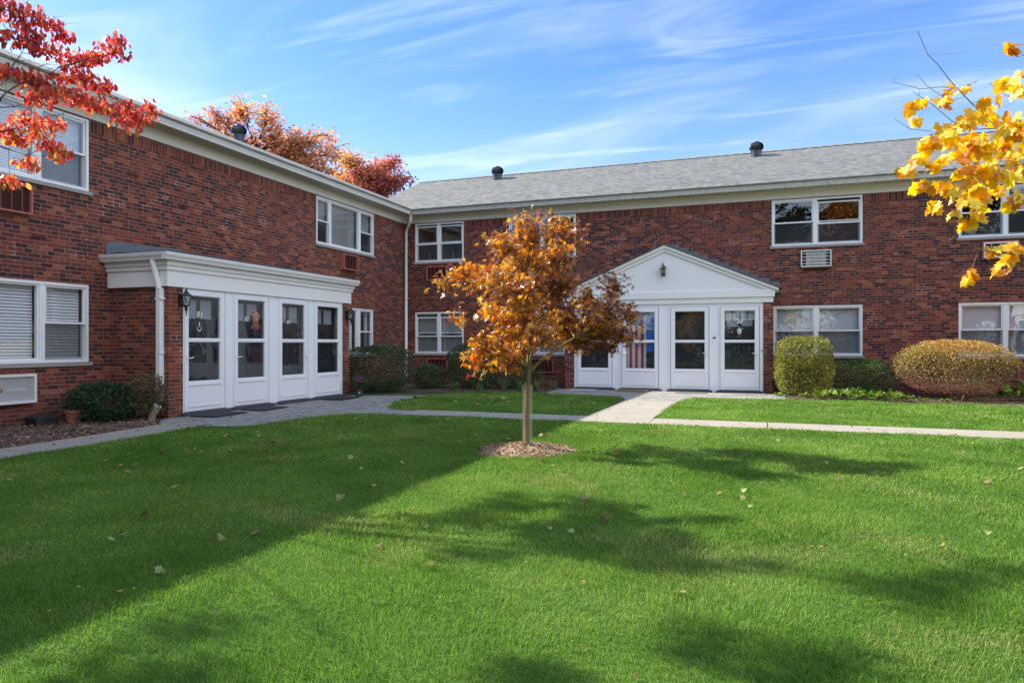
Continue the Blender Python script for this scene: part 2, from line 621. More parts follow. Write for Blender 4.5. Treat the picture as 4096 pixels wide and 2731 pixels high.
def lawn_mat():
    g = N('lawn_thatch')
    p = g.pos()
    c = g.mix(g.noise(p, 1.1, 5), (0.045, 0.12, 0.018), (0.075, 0.15, 0.026))
    c = g.mix(g.maprange(g.noise(p, 30, 3), 0.5, 0.75, 0, 0.5), c, (0.10, 0.10, 0.035))
    return g.done(g.pbsdf(c, 0.95, 0.1, g.bump(g.noise(p, 60, 4), 0.8, 0.03)))


def grass_mat():
    g = N('grass_blade')
    a = g.n('ShaderNodeAttribute', attribute_name='rnd').outputs['Fac']
    p = g.pos()
    patch = g.noise(p, 0.55, 4, 0.6)
    patch2 = g.noise(p, 2.6, 3)
    f = g.math('ADD', g.math('MULTIPLY', a, 0.55), g.math('ADD', g.math('MULTIPLY', g.maprange(patch, 0.33, 0.67), 0.42), g.math('MULTIPLY', g.maprange(patch2, 0.3, 0.7), 0.26)))
    f = g.math('SUBTRACT', f, 0.22, True)
    c = g.ramp(f, [(0.0, (0.069, 0.162, 0.021)), (0.35, (0.121, 0.245, 0.035)), (0.62, (0.194, 0.325, 0.057)), (0.85, (0.310, 0.399, 0.094)), (1.0, (0.510, 0.417, 0.207))])
    dry = g.maprange(g.noise(p, 0.8, 5, 0.65, 0.8), 0.52, 0.68, 0, 0.8, True)
    c = g.mix(g.math('MULTIPLY', dry, g.maprange(a, 0.2, 0.9)), c, (0.42, 0.40, 0.17))
    d = g.pbsdf(c, 0.55, 0.25)
    t = g.n('ShaderNodeBsdfTranslucent', {'Color': g.n('ShaderNodeHueSaturation', {'Color': c, 'Value': 1.35, 'Saturation': 1.05}).outputs[0]}).outputs[0]
    return g.done(g.n('ShaderNodeMixShader', {0: 0.38, 1: d, 2: t}).outputs[0])


LAWN, GRASS = lawn_mat(), grass_mat()

# ------------------------------------------------------------------ ground
MAIN_LAWN = [(3.25, -24), (3.1, -15.2), (2.98, -14.2), (2.97, -13.4), (2.9, -12.7), (2.8, -12.1), (2.76, -11.5), (3.1, -11.46), (3.42, -11.25), (3.53, -10.8), (3.56, -10.2),
             (3.6, -9.75), (3.72, -9.35), (3.95, -9.1), (4.4, -8.97), (5.2, -8.92), (6.1, -8.87), (9.0, -8.86), (24, -8.86), (24, -24)]
ISLE_L = [(3.68, -7.3), (3.85, -7.75), (4.1, -8.0), (4.6, -8.1), (6.0, -8.02), (7.93, -8.02), (7.93, -6.4), (7.85, -4.6), (7.66, -3.45), (6.3, -3.22), (5.0, -3.06), (4.1, -3.3), (3.5, -4.1), (3.22, -5.1), (3.2, -5.8), (3.42, -6.7)]
ISLE_R = [(9.14, -7.98), (9.08, -6.3), (9.1, -4.4), (9.2, -3.65), (9.45, -3.33), (10.2, -3.12), (11.3, -3.06), (12.2, -2.95), (13.7, -3.12), (16, -3.08), (24, -3.1), (24, -7.98)]


def sheet(name, pts, z, mat, kind='structure', th=0.0):
    m = M()
    if th:
        n = len(pts)
        v = [(x, y, z) for x, y in pts] + [(x, y, z - th) for x, y in pts]
        m.add(v, [tuple(range(n))] + [(i, (i + 1) % n, n + (i + 1) % n, n + i) for i in range(n)])
    else:
        m.poly([(x, y, z) for x, y in pts])
    o = m.build(name, mat)
    o['kind'] = kind
    return o


sheet('ground', [(-900, -900), (900, -900), (900, 900), (-900, 900)], -0.012, plain('far_ground', (0.05, 0.075, 0.025), 0.95, 0.3, 0.4))
sheet('soil_bed', [(0, -3.6), (24, -3.6), (24, 0.0), (0, 0.0)], 0.0, SOIL)
sheet('mulch_bed', [(0, -24), (2.25, -24), (2.3, -14.2), (2.22, -13), (2.12, -12.3), (2.02, -11.5), (1.75, -11.3), (1.45, -11.0), (1.32, -10.74), (0, -10.7)], 0.004, MULCH)
for i, q in enumerate((MAIN_LAWN, ISLE_L, ISLE_R)):
    sheet('lawn', q, 0.008, LAWN)
sheet('paved_path', [(1.30, -10.8), (1.5, -11.02), (1.76, -11.28), (2.02, -11.47), (2.75, -11.46), (3.5, -11.2), (3.7, -9.8), (4.1, -9.15), (4.66, -8.99), (4.75, -8.05), (4.2, -7.6), (3.6, -6.6), (3.35, -5.2), (3.6, -4.4), (3.35, -4.3), (2.6, -4.75), (1.6, -5.15), (1.30, -5.25)], 0.004, PAVER)
sheet('paved_path', [(5.45, -0.98), (5.45, -1.7), (5.6, -2.95), (6.4, -3.25), (7.7, -3.5), (7.93, -4.3), (9.08, -4.42), (9.2, -3.6), (9.5, -3.3), (10.4, -3.05), (11.32, -2.98), (11.32, -0.98)], 0.004, PAVER_R)

slabs = M()
xs = [4.68, 6.1, 7.68, 9.13, 10.9, 12.6, 14.3, 16.0, 17.7, 19.4, 21.1, 24]
for a, b in zip(xs[:-1], xs[1:]):
    slabs.box(a + 0.007, b - 0.007, -8.86, -8.0, -0.05, 0.016)
tag(slabs.build('path', CONC), kind='structure')
slabs = M()
for a, b in ((-7.99, -6.36), (-6.345, -4.36)):
    slabs.box(7.96, 9.09, a, b, -0.05, 0.0155)
tag(slabs.build('path', CONC), kind='structure')
slabs = M()
ys = [(-24, 2.28, 3.15), (-14.13, 2.29, 2.96), (-12.78, 2.18, 2.93), (-11.47, 2.03, 2.76)]
for (a, l0, r0), (b, l1, r1) in zip(ys[:-1], ys[1:]):
    z0, z1 = -0.05, 0.0165
    a2, b2 = a + 0.006, b - 0.006
    v = [(l0, a2, z0), (r0, a2, z0), (r1, b2, z0), (l1, b2, z0), (l0, a2, z1), (r0, a2, z1), (r1, b2, z1), (l1, b2, z1)]
    slabs.add(v, [(4, 5, 6, 7), (0, 1, 5, 4), (1, 2, 6, 5), (2, 3, 7, 6), (3, 0, 4, 7)])
tag(slabs.build('path', CONC), kind='structure')

# ------------------------------------------------------------------ the brick building
def ML(a, b, z):       # left wing: a runs along y, b outwards (+x)
    return (b, a, z)


def MR(a, b, z):       # right wing: a runs along x, b outwards (-y)
    return (a, -b, z)


def MO(a, b, z):       # wing across the court
    return (20.9 - b, a, z)


def MLP(a, b, z):      # left porch front
    return (1.328 + b, a, z)


def MRP(a, b, z):      # right portico front
    return (a, -1.0 - b, z)


def wall_panels(m, a0, a1, z0, z1, opens, depth=0.12, mi=0):
    As = sorted({a0, a1, *[v for o in opens for v in o[:2]]})
    Zs = sorted({z0, z1, *[v for o in opens for v in o[2:4]]})
    As = [a for a in As if a0 <= a <= a1]
    Zs = [z for z in Zs if z0 <= z <= z1]
    for i in range(len(As) - 1):
        for j in range(len(Zs) - 1):
            ca, cz = (As[i] + As[i + 1]) / 2, (Zs[j] + Zs[j + 1]) / 2
            if any(o[0] < ca < o[1] and o[2] < cz < o[3] for o in opens):
                continue
            m.quad((As[i], 0, Zs[j]), (As[i + 1], 0, Zs[j]), (As[i + 1], 0, Zs[j + 1]), (As[i], 0, Zs[j + 1]), mi)
    for o in opens:
        p0, p1, q0, q1 = o[:4]
        for (x0, y0, x1, y1) in ((p0, q0, p1, q0), (p1, q0, p1, q1), (p1, q1, p0, q1), (p0, q1, p0, q0)):
            m.quad((x0, 0, y0), (x1, 0, y1), (x1, -depth, y1), (x0, -depth, y0), mi)


UP, LO = (3.86, 5.086), (0.96, 2.266)


def window(T, parent, a0, a1, zz, cols, blind=None, room=ROOM, label=None, curtain=None, bmat=None, drop=0.0, sill=True, slat=.025):
    z0, z1 = zz
    f = M(T)
    f.ring(a0 + .002, a1 - .002, -.09, .012, z0 + .002, z1 - .002, .045, 0)
    for c0, c1 in zip(cols[:-1], cols[1:]):
        f.box(c0[1], c1[0], -.09, .006, z0 + .047, z1 - .047)
    pn, scs = M(T), []
    zm = z0 + (z1 - z0) * 0.5
    ztop, zbot = z1 - .047, z0 + .047
    for c0, c1, kind in cols:
        if kind == 'fix':
            f.ring(c0 + .001, c1 - .001, -.07, -.012, zbot, ztop, .03)
            pn.quad((c0 + .02, -.04, zbot + .02), (c1 - .02, -.04, zbot + .02), (c1 - .02, -.04, ztop - .02), (c0 + .02, -.04, ztop - .02))
        else:
            d = drop if kind == 'drop' else 0.0
            f.ring(c0 + .001, c1 - .001, -.050, -.012, zm - .018 - d, ztop - d, .034)
            f.ring(c0 + .002, c1 - .002, -.082, -.052, zbot, zm + .018, .036)
            pn.quad((c0 + .03, -.03, zm - d), (c1 - .03, -.03, zm - d), (c1 - .03, -.03, ztop - .02 - d), (c0 + .03, -.03, ztop - .02 - d))
            pn.quad((c0 + .03, -.066, zbot + .02), (c1 - .03, -.066, zbot + .02), (c1 - .03, -.066, zm), (c0 + .03, -.066, zm))
            sc = M(T)
            scs.append(sc)
            sc.quad((c0 + .012, -.047, zbot + .001), (c1 - .012, -.047, zbot + .001), (c1 - .012, -.047, zm - .02), (c0 + .012, -.047, zm - .02))
            # sash lock and lift
            for t in (0.3, 0.7):
                q = c0 + (c1 - c0) * t
                f.box(q - .02, q + .02, -.056, -.04, zm + .0185, zm + .03)
    w = f.build('window', WHITE, parent)
    if label:
        w['label'] = label
    pn.build('pane', GLASS, w)
    for sc in scs:
        sc.build('screen', SCREEN, w)
    if sill:
        M(T).box(a0 - .05, a1 + .05, -.088, .045, z0 - .062, z0 - .001).build('sill', CONC_SILL, w)
    r = M(T)
    A0, A1, B0, B1 = a0 + .004, a1 - .004, -1.3, -.1
    r.quad((A0, B0, z0), (A1, B0, z0), (A1, B0, z1), (A0, B0, z1))
    r.quad((A0, B0, z0), (A0, B1, z0), (A0, B1, z1), (A0, B0, z1))
    r.quad((A1, B0, z0), (A1, B1, z0), (A1, B1, z1), (A1, B0, z1))
    r.quad((A0, B0, z0 + .003), (A1, B0, z0 + .003), (A1, B1, z0 + .003), (A0, B1, z0 + .003))
    r.quad((A0, B0, z1 - .003), (A1, B0, z1 - .003), (A1, B1, z1 - .003), (A0, B1, z1 - .003))
    r.build('room', room, w)
    if blind:
        s = M(T)
        for c0, c1, kind in cols:
            cov = blind if not isinstance(blind, dict) else blind.get((c0, c1), 1.0)
            if cov <= 0:
                continue
            z = ztop - .03
            zend = ztop - (ztop - zbot) * cov
            s.box(c0 + .02, c1 - .02, -.15, -.115, ztop - .03, ztop + .01)
            while z > zend:
                j = random.uniform(-.0015, .0015)
                s.quad((c0 + .02, -.123, z - slat * .93 + j), (c1 - .02, -.123, z - slat * .93 - j), (c1 - .02, -.123 - slat * .5, z), (c0 + .02, -.123 - slat * .5, z))
                z -= slat
            s.box(c0 + .02, c1 - .02, -.142, -.122, z - .012, z)
        s.build('blind', bmat or BLIND, w)
    if curtain:
        for c0, c1 in curtain:
            s = M(T)
            n = 26
            prev = None
            for i in range(n + 1):
                t = c0 + (c1 - c0) * i / n
                bb = -.17 + .025 * math.sin(i * 2.1) + .01 * math.sin(i * 0.77)
                if prev:
                    s.quad((prev[0], prev[1], zbot), (t, bb, zbot), (t, bb, ztop), (prev[0], prev[1], ztop))
                prev = (t, bb)
            s.build('curtain', CURTAIN, w)
    return w


bld = thing('apartment_building', 'long L-shaped two-storey red brick building with grey shingle roofs and white porches', 'building', (0, 0, 0))

LWIN = [
    ((-14.55, -11.13), UP, [(-14.5, -13.80, 'dh'), (-13.70, -12.05, 'fix'), (-11.95, -11.18, 'dh')], dict(blind=1.0, slat=.034)),
    ((-14.55, -11.13), LO, [(-14.5, -13.80, 'dh'), (-13.70, -11.98, 'fix'), (-11.89, -11.18, 'dh')], dict(blind=1.0, slat=.05)),
    ((-4.74, -1.96), UP, [(-4.69, -4.17, 'dh'), (-4.08, -2.75, 'fix'), (-2.65, -2.01, 'dh')], dict(blind={(-4.69, -4.17): 0.55, (-4.08, -2.75): 0.95, (-2.65, -2.01): 0.5}, bmat=plain('thin_blind', (0.42, 0.43, 0.41), 0.6, 0.05), curtain=[(-3.05, -2.8)])),
    ((-4.74, -1.996), LO, [(-4.69, -4.17, 'dh'), (-4.08, -2.82, 'fix'), (-2.67, -2.05, 'dh')], dict(curtain=[(-4.6, -4.0), (-3.5, -2.85), (-2.2, -2.06)])),
    ((-19.6, -16.6), UP, [(-19.55, -18.95, 'dh'), (-18.85, -17.3, 'fix'), (-17.2, -16.65, 'dh')], dict(blind=1.0)),
    ((-19.6, -16.6), LO, [(-19.55, -18.95, 'dh'), (-18.85, -17.3, 'fix'), (-17.2, -16.65, 'dh')], dict(blind=1.0)),
]
BL_W = plain('white_shade', (0.60, 0.63, 0.66), 0.7, 0.03)
RWIN = [
    ((.349, 2.044), UP, [(.40, 1.135, 'drop'), (1.225, 1.995, 'drop')], dict(room=ROOM, drop=0.045)),
    ((.349, 2.044), LO, [(.40, 1.135, 'drop'), (1.225, 1.995, 'drop')], dict(blind={(.40, 1.135): .58, (1.225, 1.995): .58}, drop=0.11, bmat=plain('grey_blind', (0.36, 0.37, 0.35), 0.6, 0.05))),
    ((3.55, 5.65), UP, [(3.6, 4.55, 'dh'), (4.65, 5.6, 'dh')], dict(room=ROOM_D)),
    ((3.60, 5.31), LO, [(3.65, 4.40, 'dh'), (4.5, 5.26, 'dh')], dict(blind=1.0)),
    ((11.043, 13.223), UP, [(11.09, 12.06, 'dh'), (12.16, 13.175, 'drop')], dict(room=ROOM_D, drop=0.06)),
    ((11.08, 13.223), LO, [(11.13, 12.07, 'dh'), (12.17, 13.175, 'dh')], dict(blind=1.0, bmat=BL_W)),
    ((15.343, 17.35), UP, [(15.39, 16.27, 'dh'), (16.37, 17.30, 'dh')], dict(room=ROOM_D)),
    ((15.343, 17.35), LO, [(15.39, 16.27, 'dh'), (16.37, 17.30, 'dh')], dict(blind=1.0, bmat=BL_W)),
]
wl_ = M(ML)
wall_panels(wl_, -26, 0, -0.05, 5.34, [(*w[0], *w[1]) for w in LWIN])
wl_.T = ident
wl_.quad((-8, -26, -.05), (0, -26, -.05), (0, -26, 5.34), (-8, -26, 5.34))
wl_.quad((-8, -26, -.05), (-8, 8, -.05), (-8, 8, 5.34), (-8, -26, 5.34))
wl_.T = ML
for a, z in ((-10.35, 4.33), (-9.2, 3.98), (-6.1, 4.4), (-13.0, 3.25), (-12.1, 2.95), (-8.2, 3.55), (-10.9, 3.4)):
    wl_.box(a, a + .095, .001, .018, z, z + .055, 1)
    wl_.box(a + .12, a + .215, .001, .022, z, z + .055, 1)
BURNT = plain('burnt_brick', (0.07, 0.026, 0.022), 0.8, 0.5, 12, bump=0.4)
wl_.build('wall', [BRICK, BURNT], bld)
wr_ = M(MR)
wall_panels(wr_, 0, 20.9, -0.05, 5.34, [(*w[0], *w[1]) for w in RWIN])
wr_.T = ident
wr_.quad((-8, 8, -.05), (28, 8, -.05), (28, 8, 5.34), (-8, 8, 5.34))
wr_.poly([(-1.5, 0.2, 5.3), (-1.5, 7.8, 5.3), (-1.5, 4.0, 7.2)])
wr_.T = MR
for a, z in ((14.0, 4.33), (14.7, 4.2), (14.05, 3.55), (14.9, 3.42), (13.55, 2.75), (13.85, 2.3), (15.1, 2.25), (9.6, 4.6), (6.3, 4.55), (7.1, 3.9)):
    wr_.box(a, a + .095, .001, .018, z, z + .055, 1)
    wr_.box(a + .12, a + .215, .001, .022, z, z + .055, 1)
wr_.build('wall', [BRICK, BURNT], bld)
for w in LWIN:
    window(ML, bld, *w[0], w[1], w[2], **w[3])
for w in RWIN:
    window(MR, bld, *w[0], w[1], w[2], **w[3])

# candles on the sill of the far upper window, shutters behind the lower one
CANDLE = plain('candle_ivory', (0.7, 0.66, 0.55), 0.5)
for x in (0.80, 1.62):
    cd = M()
    cd.lathe([(.03, 0), (.03, .02), (.012, .03), (.012, .26), (.004, .29)], (x, .13, 3.93), 8)
    cd.build('candle_lamp', CANDLE, bld)
for c0, c1 in ((.43, 1.10), (1.26, 1.97)):
    for k in range(2):
        sh = M(MR)
        a, b = c0 + (c1 - c0) * k / 2 + .008, c0 + (c1 - c0) * (k + 1) / 2 - .008
        sh.ring(a, b, -.16, -.13, 1.0, 1.46, .035)
        z = 1.04
        while z < 1.42:
            sh.quad((a + .03, -.135, z), (b - .03, -.135, z), (b - .03, -.155, z + .022), (a + .03, -.155, z + .022))
            z += .025
        sh.build('shutter', WHITE, bld)

# frieze, soffit, gutters
fr = M()
fr.box(0.002, .03, -26, -.032, 5.112, 5.33)
fr.box(0.002, .024, -26, -.026, 5.085, 5.112) if False else None
fr.build('frieze', FRIEZE, bld)
M().box(0.002, 20.9, -.03, -.002, 5.112, 5.33).build('frieze', FRIEZE, bld)


def soffit_mat(axis):
    g = N('soffit_vinyl_' + axis)
    p = g.pos()
    s = g.sep(p)[0 if axis == 'x' else 1]
    k = g.math('FRACT', g.math('MULTIPLY', s, 6.6))
    e = g.math('LESS_THAN', k, 0.09)
    c = g.mix(e, g.mix(g.noise(p, 5), (0.52, 0.50, 0.44), (0.62, 0.60, 0.53)), (0.20, 0.18, 0.14))
    return g.done(g.pbsdf(c, 0.6, 0.3))


M().box(0.031, .38, -26, -.36, 5.325, 5.345).build('soffit', soffit_mat('y'), bld)
M().box(0.031, 20.9, -.38, -.031, 5.326, 5.344).build('soffit', soffit_mat('x'), bld)
GP = [(.345, 5.322), (.425, 5.322), (.435, 5.36), (.455, 5.40), (.465, 5.455), (.455, 5.462), (.345, 5.462)]
gl = M()
gl.prism(GP, 'y', -26, -.466)
gl.build('gutter', GUTTER_L, bld)
gr_ = M()
gr_.prism([(-p, q) for p, q in GP], 'x', .345, 20.5)
gr_.build('gutter', GUTTER, bld)

# roofs
rf = M()
PL_, PR_ = 0.4234, 0.4414


def slab(m, p, th, mi=0):
    n = len(p)
    v = list(p) + [(x, y, z - th) for x, y, z in p]
    m.add(v, [tuple(range(n)), tuple(range(2 * n - 1, n - 1, -1))] + [(i, (i + 1) % n, n + (i + 1) % n, n + i) for i in range(n)], mi)


ez = 5.50
slab(rf, [(.50, -26, ez - .03), (.50, 7.9, ez - .03), (-4, 7.9, ez + 4.44 * PL_), (-4, -26, ez + 4.44 * PL_)], .035)
slab(rf, [(-8.5, -26, ez - .03), (-4, -26, ez + 4.44 * PL_), (-4, 7.9, ez + 4.44 * PL_), (-8.5, 7.9, ez - .03)], .036)
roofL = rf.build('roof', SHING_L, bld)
rf = M()
RZ = ez + 4.44 * PR_
slab(rf, [(-1.55, -.50, ez - .026), (28, -.50, ez - .026), (28, 4, RZ), (-1.55, 4, RZ)], .035)
slab(rf, [(-1.55, 8.5, ez - .026), (-1.55, 4, RZ), (28, 4, RZ), (28, 8.5, ez - .026)], .036)
x = -1.55
while x < 21:
    L = .30
    for s in (-1, 1):
        rf.add([(x, 4, RZ + .028), (x + L, 4, RZ + .016), (x + L, 4 + s * .16, RZ - .055), (x, 4 + s * .16, RZ - .043), (x, 4, RZ + .014), (x, 4 + s * .16, RZ - .06)],
               [(0, 1, 2, 3), (0, 3, 5, 4)], 1)
    x += L - .006
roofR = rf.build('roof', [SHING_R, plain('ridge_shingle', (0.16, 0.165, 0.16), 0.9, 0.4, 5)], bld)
# white metal drip edge under the shingles
M().box(-1.6, -1.565, -.2, 4.0, 5.2, 5.24).build('rake_board', TRIM, bld)

# downspout in the inner corner
ds = M()
ds.tube([(.40, -.40, 5.33), (.40, -.40, 5.22), (.36, -.37, 5.10), (.16, -.20, 4.96), (.09, -.13, 4.84), (.09, -.13, .2)], .048, 8)
for z in (4.4, 2.7, 1.0):
    ds.box(.03, .15, -.185, -.06, z, z + .03)
ds.build('downspout', GUTTER_L, bld, smooth=True)

# ------------------------------------------------------------------ porches
DZ = dict(sill=.05, top=2.24, g0=.59, g1=1.31, g2=1.355, g3=2.13)


def text_mesh(txt, size, mat, name, parent, T, a, b, z, shear=0.2, extrude=.002, flip=False):
    cu = bpy.data.curves.new('lettering', 'FONT')
    cu.body = txt
    cu.size = size
    cu.extrude = extrude
    cu.shear = shear
    cu.align_x = 'CENTER'
    cu.align_y = 'CENTER'
    tmp = bpy.data.objects.new('lettering', cu)
    COL.objects.link(tmp)
    dg = bpy.context.evaluated_depsgraph_get()
    dg.update()
    me0 = tmp.evaluated_get(dg).to_mesh()
    m = M(T)
    m.add([(a + v.co.x * (-1 if flip else 1), b + v.co.z, z + v.co.y) for v in me0.vertices], [tuple(p.vertices) for p in me0.polygons])
    tmp.evaluated_get(dg).to_mesh_clear()
    bpy.data.objects.remove(tmp)
    bpy.data.curves.remove(cu)
    return m.build(name, mat, parent)


NUMW = plain('white_numeral', (0.8, 0.8, 0.8), 0.4, 0.02)
NUMG = plain('brass_numeral', (0.45, 0.32, 0.08), 0.3, 0.1, metal=0.8)


def door(T, a0, a1, hand, inner, number=None, nsize=.1, npos=(.35, 1.76), label=None, shear=0.25, nb=-.055, nmat=None):
    d = M(T)
    st = .092
    z0, z1 = .075, 2.232
    # leaf: stiles, rails, kick panel with a raised moulding
    d.box(a0, a0 + st, -.04, .012, z0, z1)
    d.box(a1 - st, a1, -.04, .012, z0, z1)
    d.box(a0 + st, a1 - st, -.04, .012, DZ['g3'], z1)
    d.box(a0 + st, a1 - st, -.038, .010, DZ['g1'], DZ['g2'])
    d.box(a0 + st, a1 - st, -.04, .012, DZ['g0'] - .07, DZ['g0'])
    d.box(a0 + st, a1 - st, -.03, .002, z0, DZ['g0'] - .07)
    d.ring(a0 + st - .02, a1 - st + .02, .0121, .019, .15, DZ['g0'] - .045, .014)
    # glazing beads
    d.ring(a0 + st, a1 - st, -.03, -.004, DZ['g0'], DZ['g1'], .014)
    d.ring(a0 + st, a1 - st, -.03, -.004, DZ['g2'], DZ['g3'], .014)
    # hinge leaf line
    o = d.build('door', DOORW, bld)
    if label:
        o['label'] = label
    p = M(T)
    for q0, q1 in ((DZ['g0'], DZ['g1']), (DZ['g2'], DZ['g3'])):
        p.quad((a0 + st + .01, -.02, q0 + .005), (a1 - st - .01, -.02, q0 + .005), (a1 - st - .01, -.02, q1 - .005), (a0 + st + .01, -.02, q1 - .005))
    p.build('pane', DGLASS, o)
    s = M(T)
    s.quad((a0 + st + .01, -.028, DZ['g0'] + .005), (a1 - st - .01, -.028, DZ['g0'] + .005), (a1 - st - .01, -.028, DZ['g1'] - .005), (a0 + st + .01, -.028, DZ['g1'] - .005))
    s.build('screen', DSCREEN, o)
    h = M(T)
    ha = a0 + st * .5 if hand < 0 else a1 - st * .5
    sg = 1 if hand < 0 else -1
    h.box(ha - .017, ha + .017, .0125, .028, .93, 1.08)
    h.tube([(ha, .028, 1.02), (ha, .06, 1.02), (ha + sg * .04, .066, 1.015), (ha + sg * .09, .062, 1.022), (ha + sg * .115, .058, 1.035)], [.010, .010, .009, .008, .007], 7)
    h.build('handle', WHITE, o)
    # the house door behind the storm door
    i = M(T)
    i.box(a0 + .01, a1 - .01, -.20, -.16, .06, 2.2)
    am = (a0 + a1) / 2
    for c0, c1 in ((a0 + .14, am - .04), (am + .04, a1 - .14)):
        for q0, q1 in ((.2, .75), (.9, 1.55)):
            i.ring(c0, c1, -.16, -.148, q0, q1, .03)
            i.box(c0 + .06, c1 - .06, -.16, -.150, q0 + .06, q1 - .06)
    i.build('inner_door', inner, o)
    if inner is not INNER_G:
        li = M(T)
        for c0, c1 in ((a0 + .16, am - .05), (am + .05, a1 - .16)):
            li.quad((c0, -.157, 1.72), (c1, -.157, 1.72), (c1, -.157, 2.06), (c0, -.157, 2.06))
        li.build('door_lite', plain('lace_lite', (0.30, 0.32, 0.34), 0.5, 0.5, 40), o)
    jam = M(T)
    jam.box(a0 - .012, a0 - .003, -.2, -.041, .05, 2.24)
    jam.box(a1 + .003, a1 + .012, -.2, -.041, .05, 2.24)
    jam.quad((a0 - .012, -.2, 2.236), (a1 + .012, -.2, 2.236), (a1 + .012, -.041, 2.236), (a0 - .012, -.041, 2.236))
    jam.build('door_jamb', plain('jamb_paint', (0.45, 0.45, 0.45), 0.6), o)
    th = M(T)
    th.box(a0 - .09, a1 + .09, -.2, .12, -.02, .058)
    th.box(a0 - .02, a1 + .02, -.06, .02, .058, .072)
    th.build('threshold', plain('slate_step', (0.055, 0.065, 0.075), 0.75, 0.3, 12, bump=0.3), o)
    if number:
        text_mesh(number, nsize, nmat or NUMW, 'house_number', o, T, a0 + st + (a1 - a0 - 2 * st) * npos[0], nb, npos[1], shear)
    return o


LD_ = [(-10.36, -9.41, -1), (-9.15, -8.19, -1), (-7.85, -6.90, 1), (-6.63, -5.61, 1)]
RD_ = [(5.95, 6.93, -1), (7.21, 8.19, -1), (8.52, 9.49, 1), (9.78, 10.73, 1)]
d81 = door(MLP, *LD_[0], INNER, '81', .16, (.36, 1.79), 'white storm door numbered 81 with a white knocker behind the glass', 0.1, -.012)
d82 = door(MLP, *LD_[1], INNER, '82', .12, (.33, 1.75), 'white storm door numbered 82 with a scarecrow doll behind the glass', 0.25, -.012)
d83 = door(MLP, *LD_[2], INNER, '83', .12, (.30, 1.73), 'white storm door numbered 83', 0.25, -.012)
d84 = door(MLP, *LD_[3], INNER, label='white storm door without a number beside the flower pot')
d85 = door(MRP, *RD_[0], INNER, label='white storm door partly behind the maple')
d86 = door(MRP, *RD_[1], INNER_G, label='white storm door with flags hung behind its glass')
d87 = door(MRP, *RD_[2], INNER_G, '8   7', .11, (.52, 1.82), 'white storm door with a dark green inner door', 0.1, -.145, NUMG)
d88 = door(MRP, *RD_[3], INNER, '88', .14, (.5, 1.83), 'white storm door numbered 88 with a goose ornament', 0.35, -.012)

kn = M(MLP)
kn.tube([(-10.0 + .042 * math.cos(t), -.012, 1.545 + .05 * math.sin(t)) for t in np.linspace(R(150), R(390), 14)], .006, 6)
kn.box(-10.008, -9.992, -.016, -.006, 1.57, 1.64)
kn.ball((-10.0, -.010, 1.50), (.012, .008, .016))
kn.ball((-10.0, -.010, 1.66), (.008, .008, .008))
kn.build('knocker', NUMW, d81, smooth=True)


def front(T, A0, A1, doors, ztop, bz=.0):
    m = M(T)
    wall_panels(m, A0, A1, -0.03, ztop, [(a - .014, b + .014, .05, 2.238) for a, b, _ in doors], .2)
    # pilaster trims beside each door
    for a, b, _ in doors:
        m.box(a - .05, a - .015, .001, .016, -.03, ztop - .002)
        m.box(b + .015, b + .05, .001, .016, -.03, ztop - .002)
    return m


front(MLP, -10.40, -5.555, LD_, 2.26).build('porch_front', DOORW, bld)
front(MRP, 5.865, 10.83, RD_, 2.33).build('porch_front', DOORW, bld)
for (y0, y1), ys in (((-10.72, -10.40), -10.70), ((-5.555, -5.27), -5.29)):
    bk = M()
    bk.box(1.0, 1.345, y0, y1, -.05, 2.26)
    bk.quad((0, ys, -.05), (1.0, ys, -.05), (1.0, ys, 2.26), (0, ys, 2.26))
    bk.build('porch_wall', BRICK_LOW, bld)
for (x0, x1), xs_ in (((5.61, 5.865), 5.625), ((10.83, 11.06), 11.045)):
    bk = M()
    bk.box(x0, x1, -1.015, -.7, -.05, 2.33)
    bk.quad((xs_, -.7, -.05), (xs_, 0, -.05), (xs_, 0, 2.33), (xs_, -.7, 2.33))
    bk.build('porch_wall', BRICK_LOW, bld)

# left porch: stepped entablature, gutter, low hipped roof
en = M()
Y0, Y1 = -10.72, -5.27
for e, z0, z1 in ((.045, 2.245, 2.525), (.075, 2.525, 2.60), (.105, 2.60, 2.682)):
    en.box(.003, 1.328 + e, Y0 - e, Y1 + e, z0, z1 + .0005)
en.box(1.374, 1.3765, -7.90, -7.894, 2.25, 2.52)
en.build('entablature', TRIM, bld, bevel=.006)
gt = M()
GQ = [(0, 0), (.075, 0), (.085, .035), (.108, .07), (.115, .118), (.105, .124), (0, .124)]
gt.prism([(1.435 + p, 2.684 + q) for p, q in GQ], 'y', Y0 - .22, Y1 + .16)
gt.T = lambda a, b, z: (a, b, z)
gt.prism([(Y0 - .106 - p, 2.684 + q) for p, q in GQ], 'x', .004, 1.434)
gt.build('gutter', GUTTER_L, bld)
pr = M()
zt = 3.09
e = .20
P = [(0.004, Y0 - e, 2.815), (1.53, Y0 - e, 2.815), (1.53, Y1 + e, 2.815), (0.004, Y1 + e, 2.815), (0.004, -9.4, zt), (0.004, -6.5, zt)]
pr.add(P, [(0, 1, 4), (1, 2, 5, 4), (2, 3, 5)], 0)
pr.box(.004, 1.528, Y0 - e + .01, Y1 + e - .01, 2.795, 2.814, 0)
pr.build('porch_roof', TAR, bld)
fl = M(ML)
fl.add([(-10.80, .012, 2.83), (-9.1, .012, 3.10), (-9.1, .03, 3.10), (-9.1, .012, 3.13), (-10.72, .012, 3.07), (-10.80, .012, 3.0)], [(0, 1, 3, 4, 5)])
fl.add([(-10.80, .012, 2.835), (-9.1, .012, 3.115), (-9.3, .36, 3.02), (-10.78, .30, 2.86)], [(0, 1, 2, 3)])
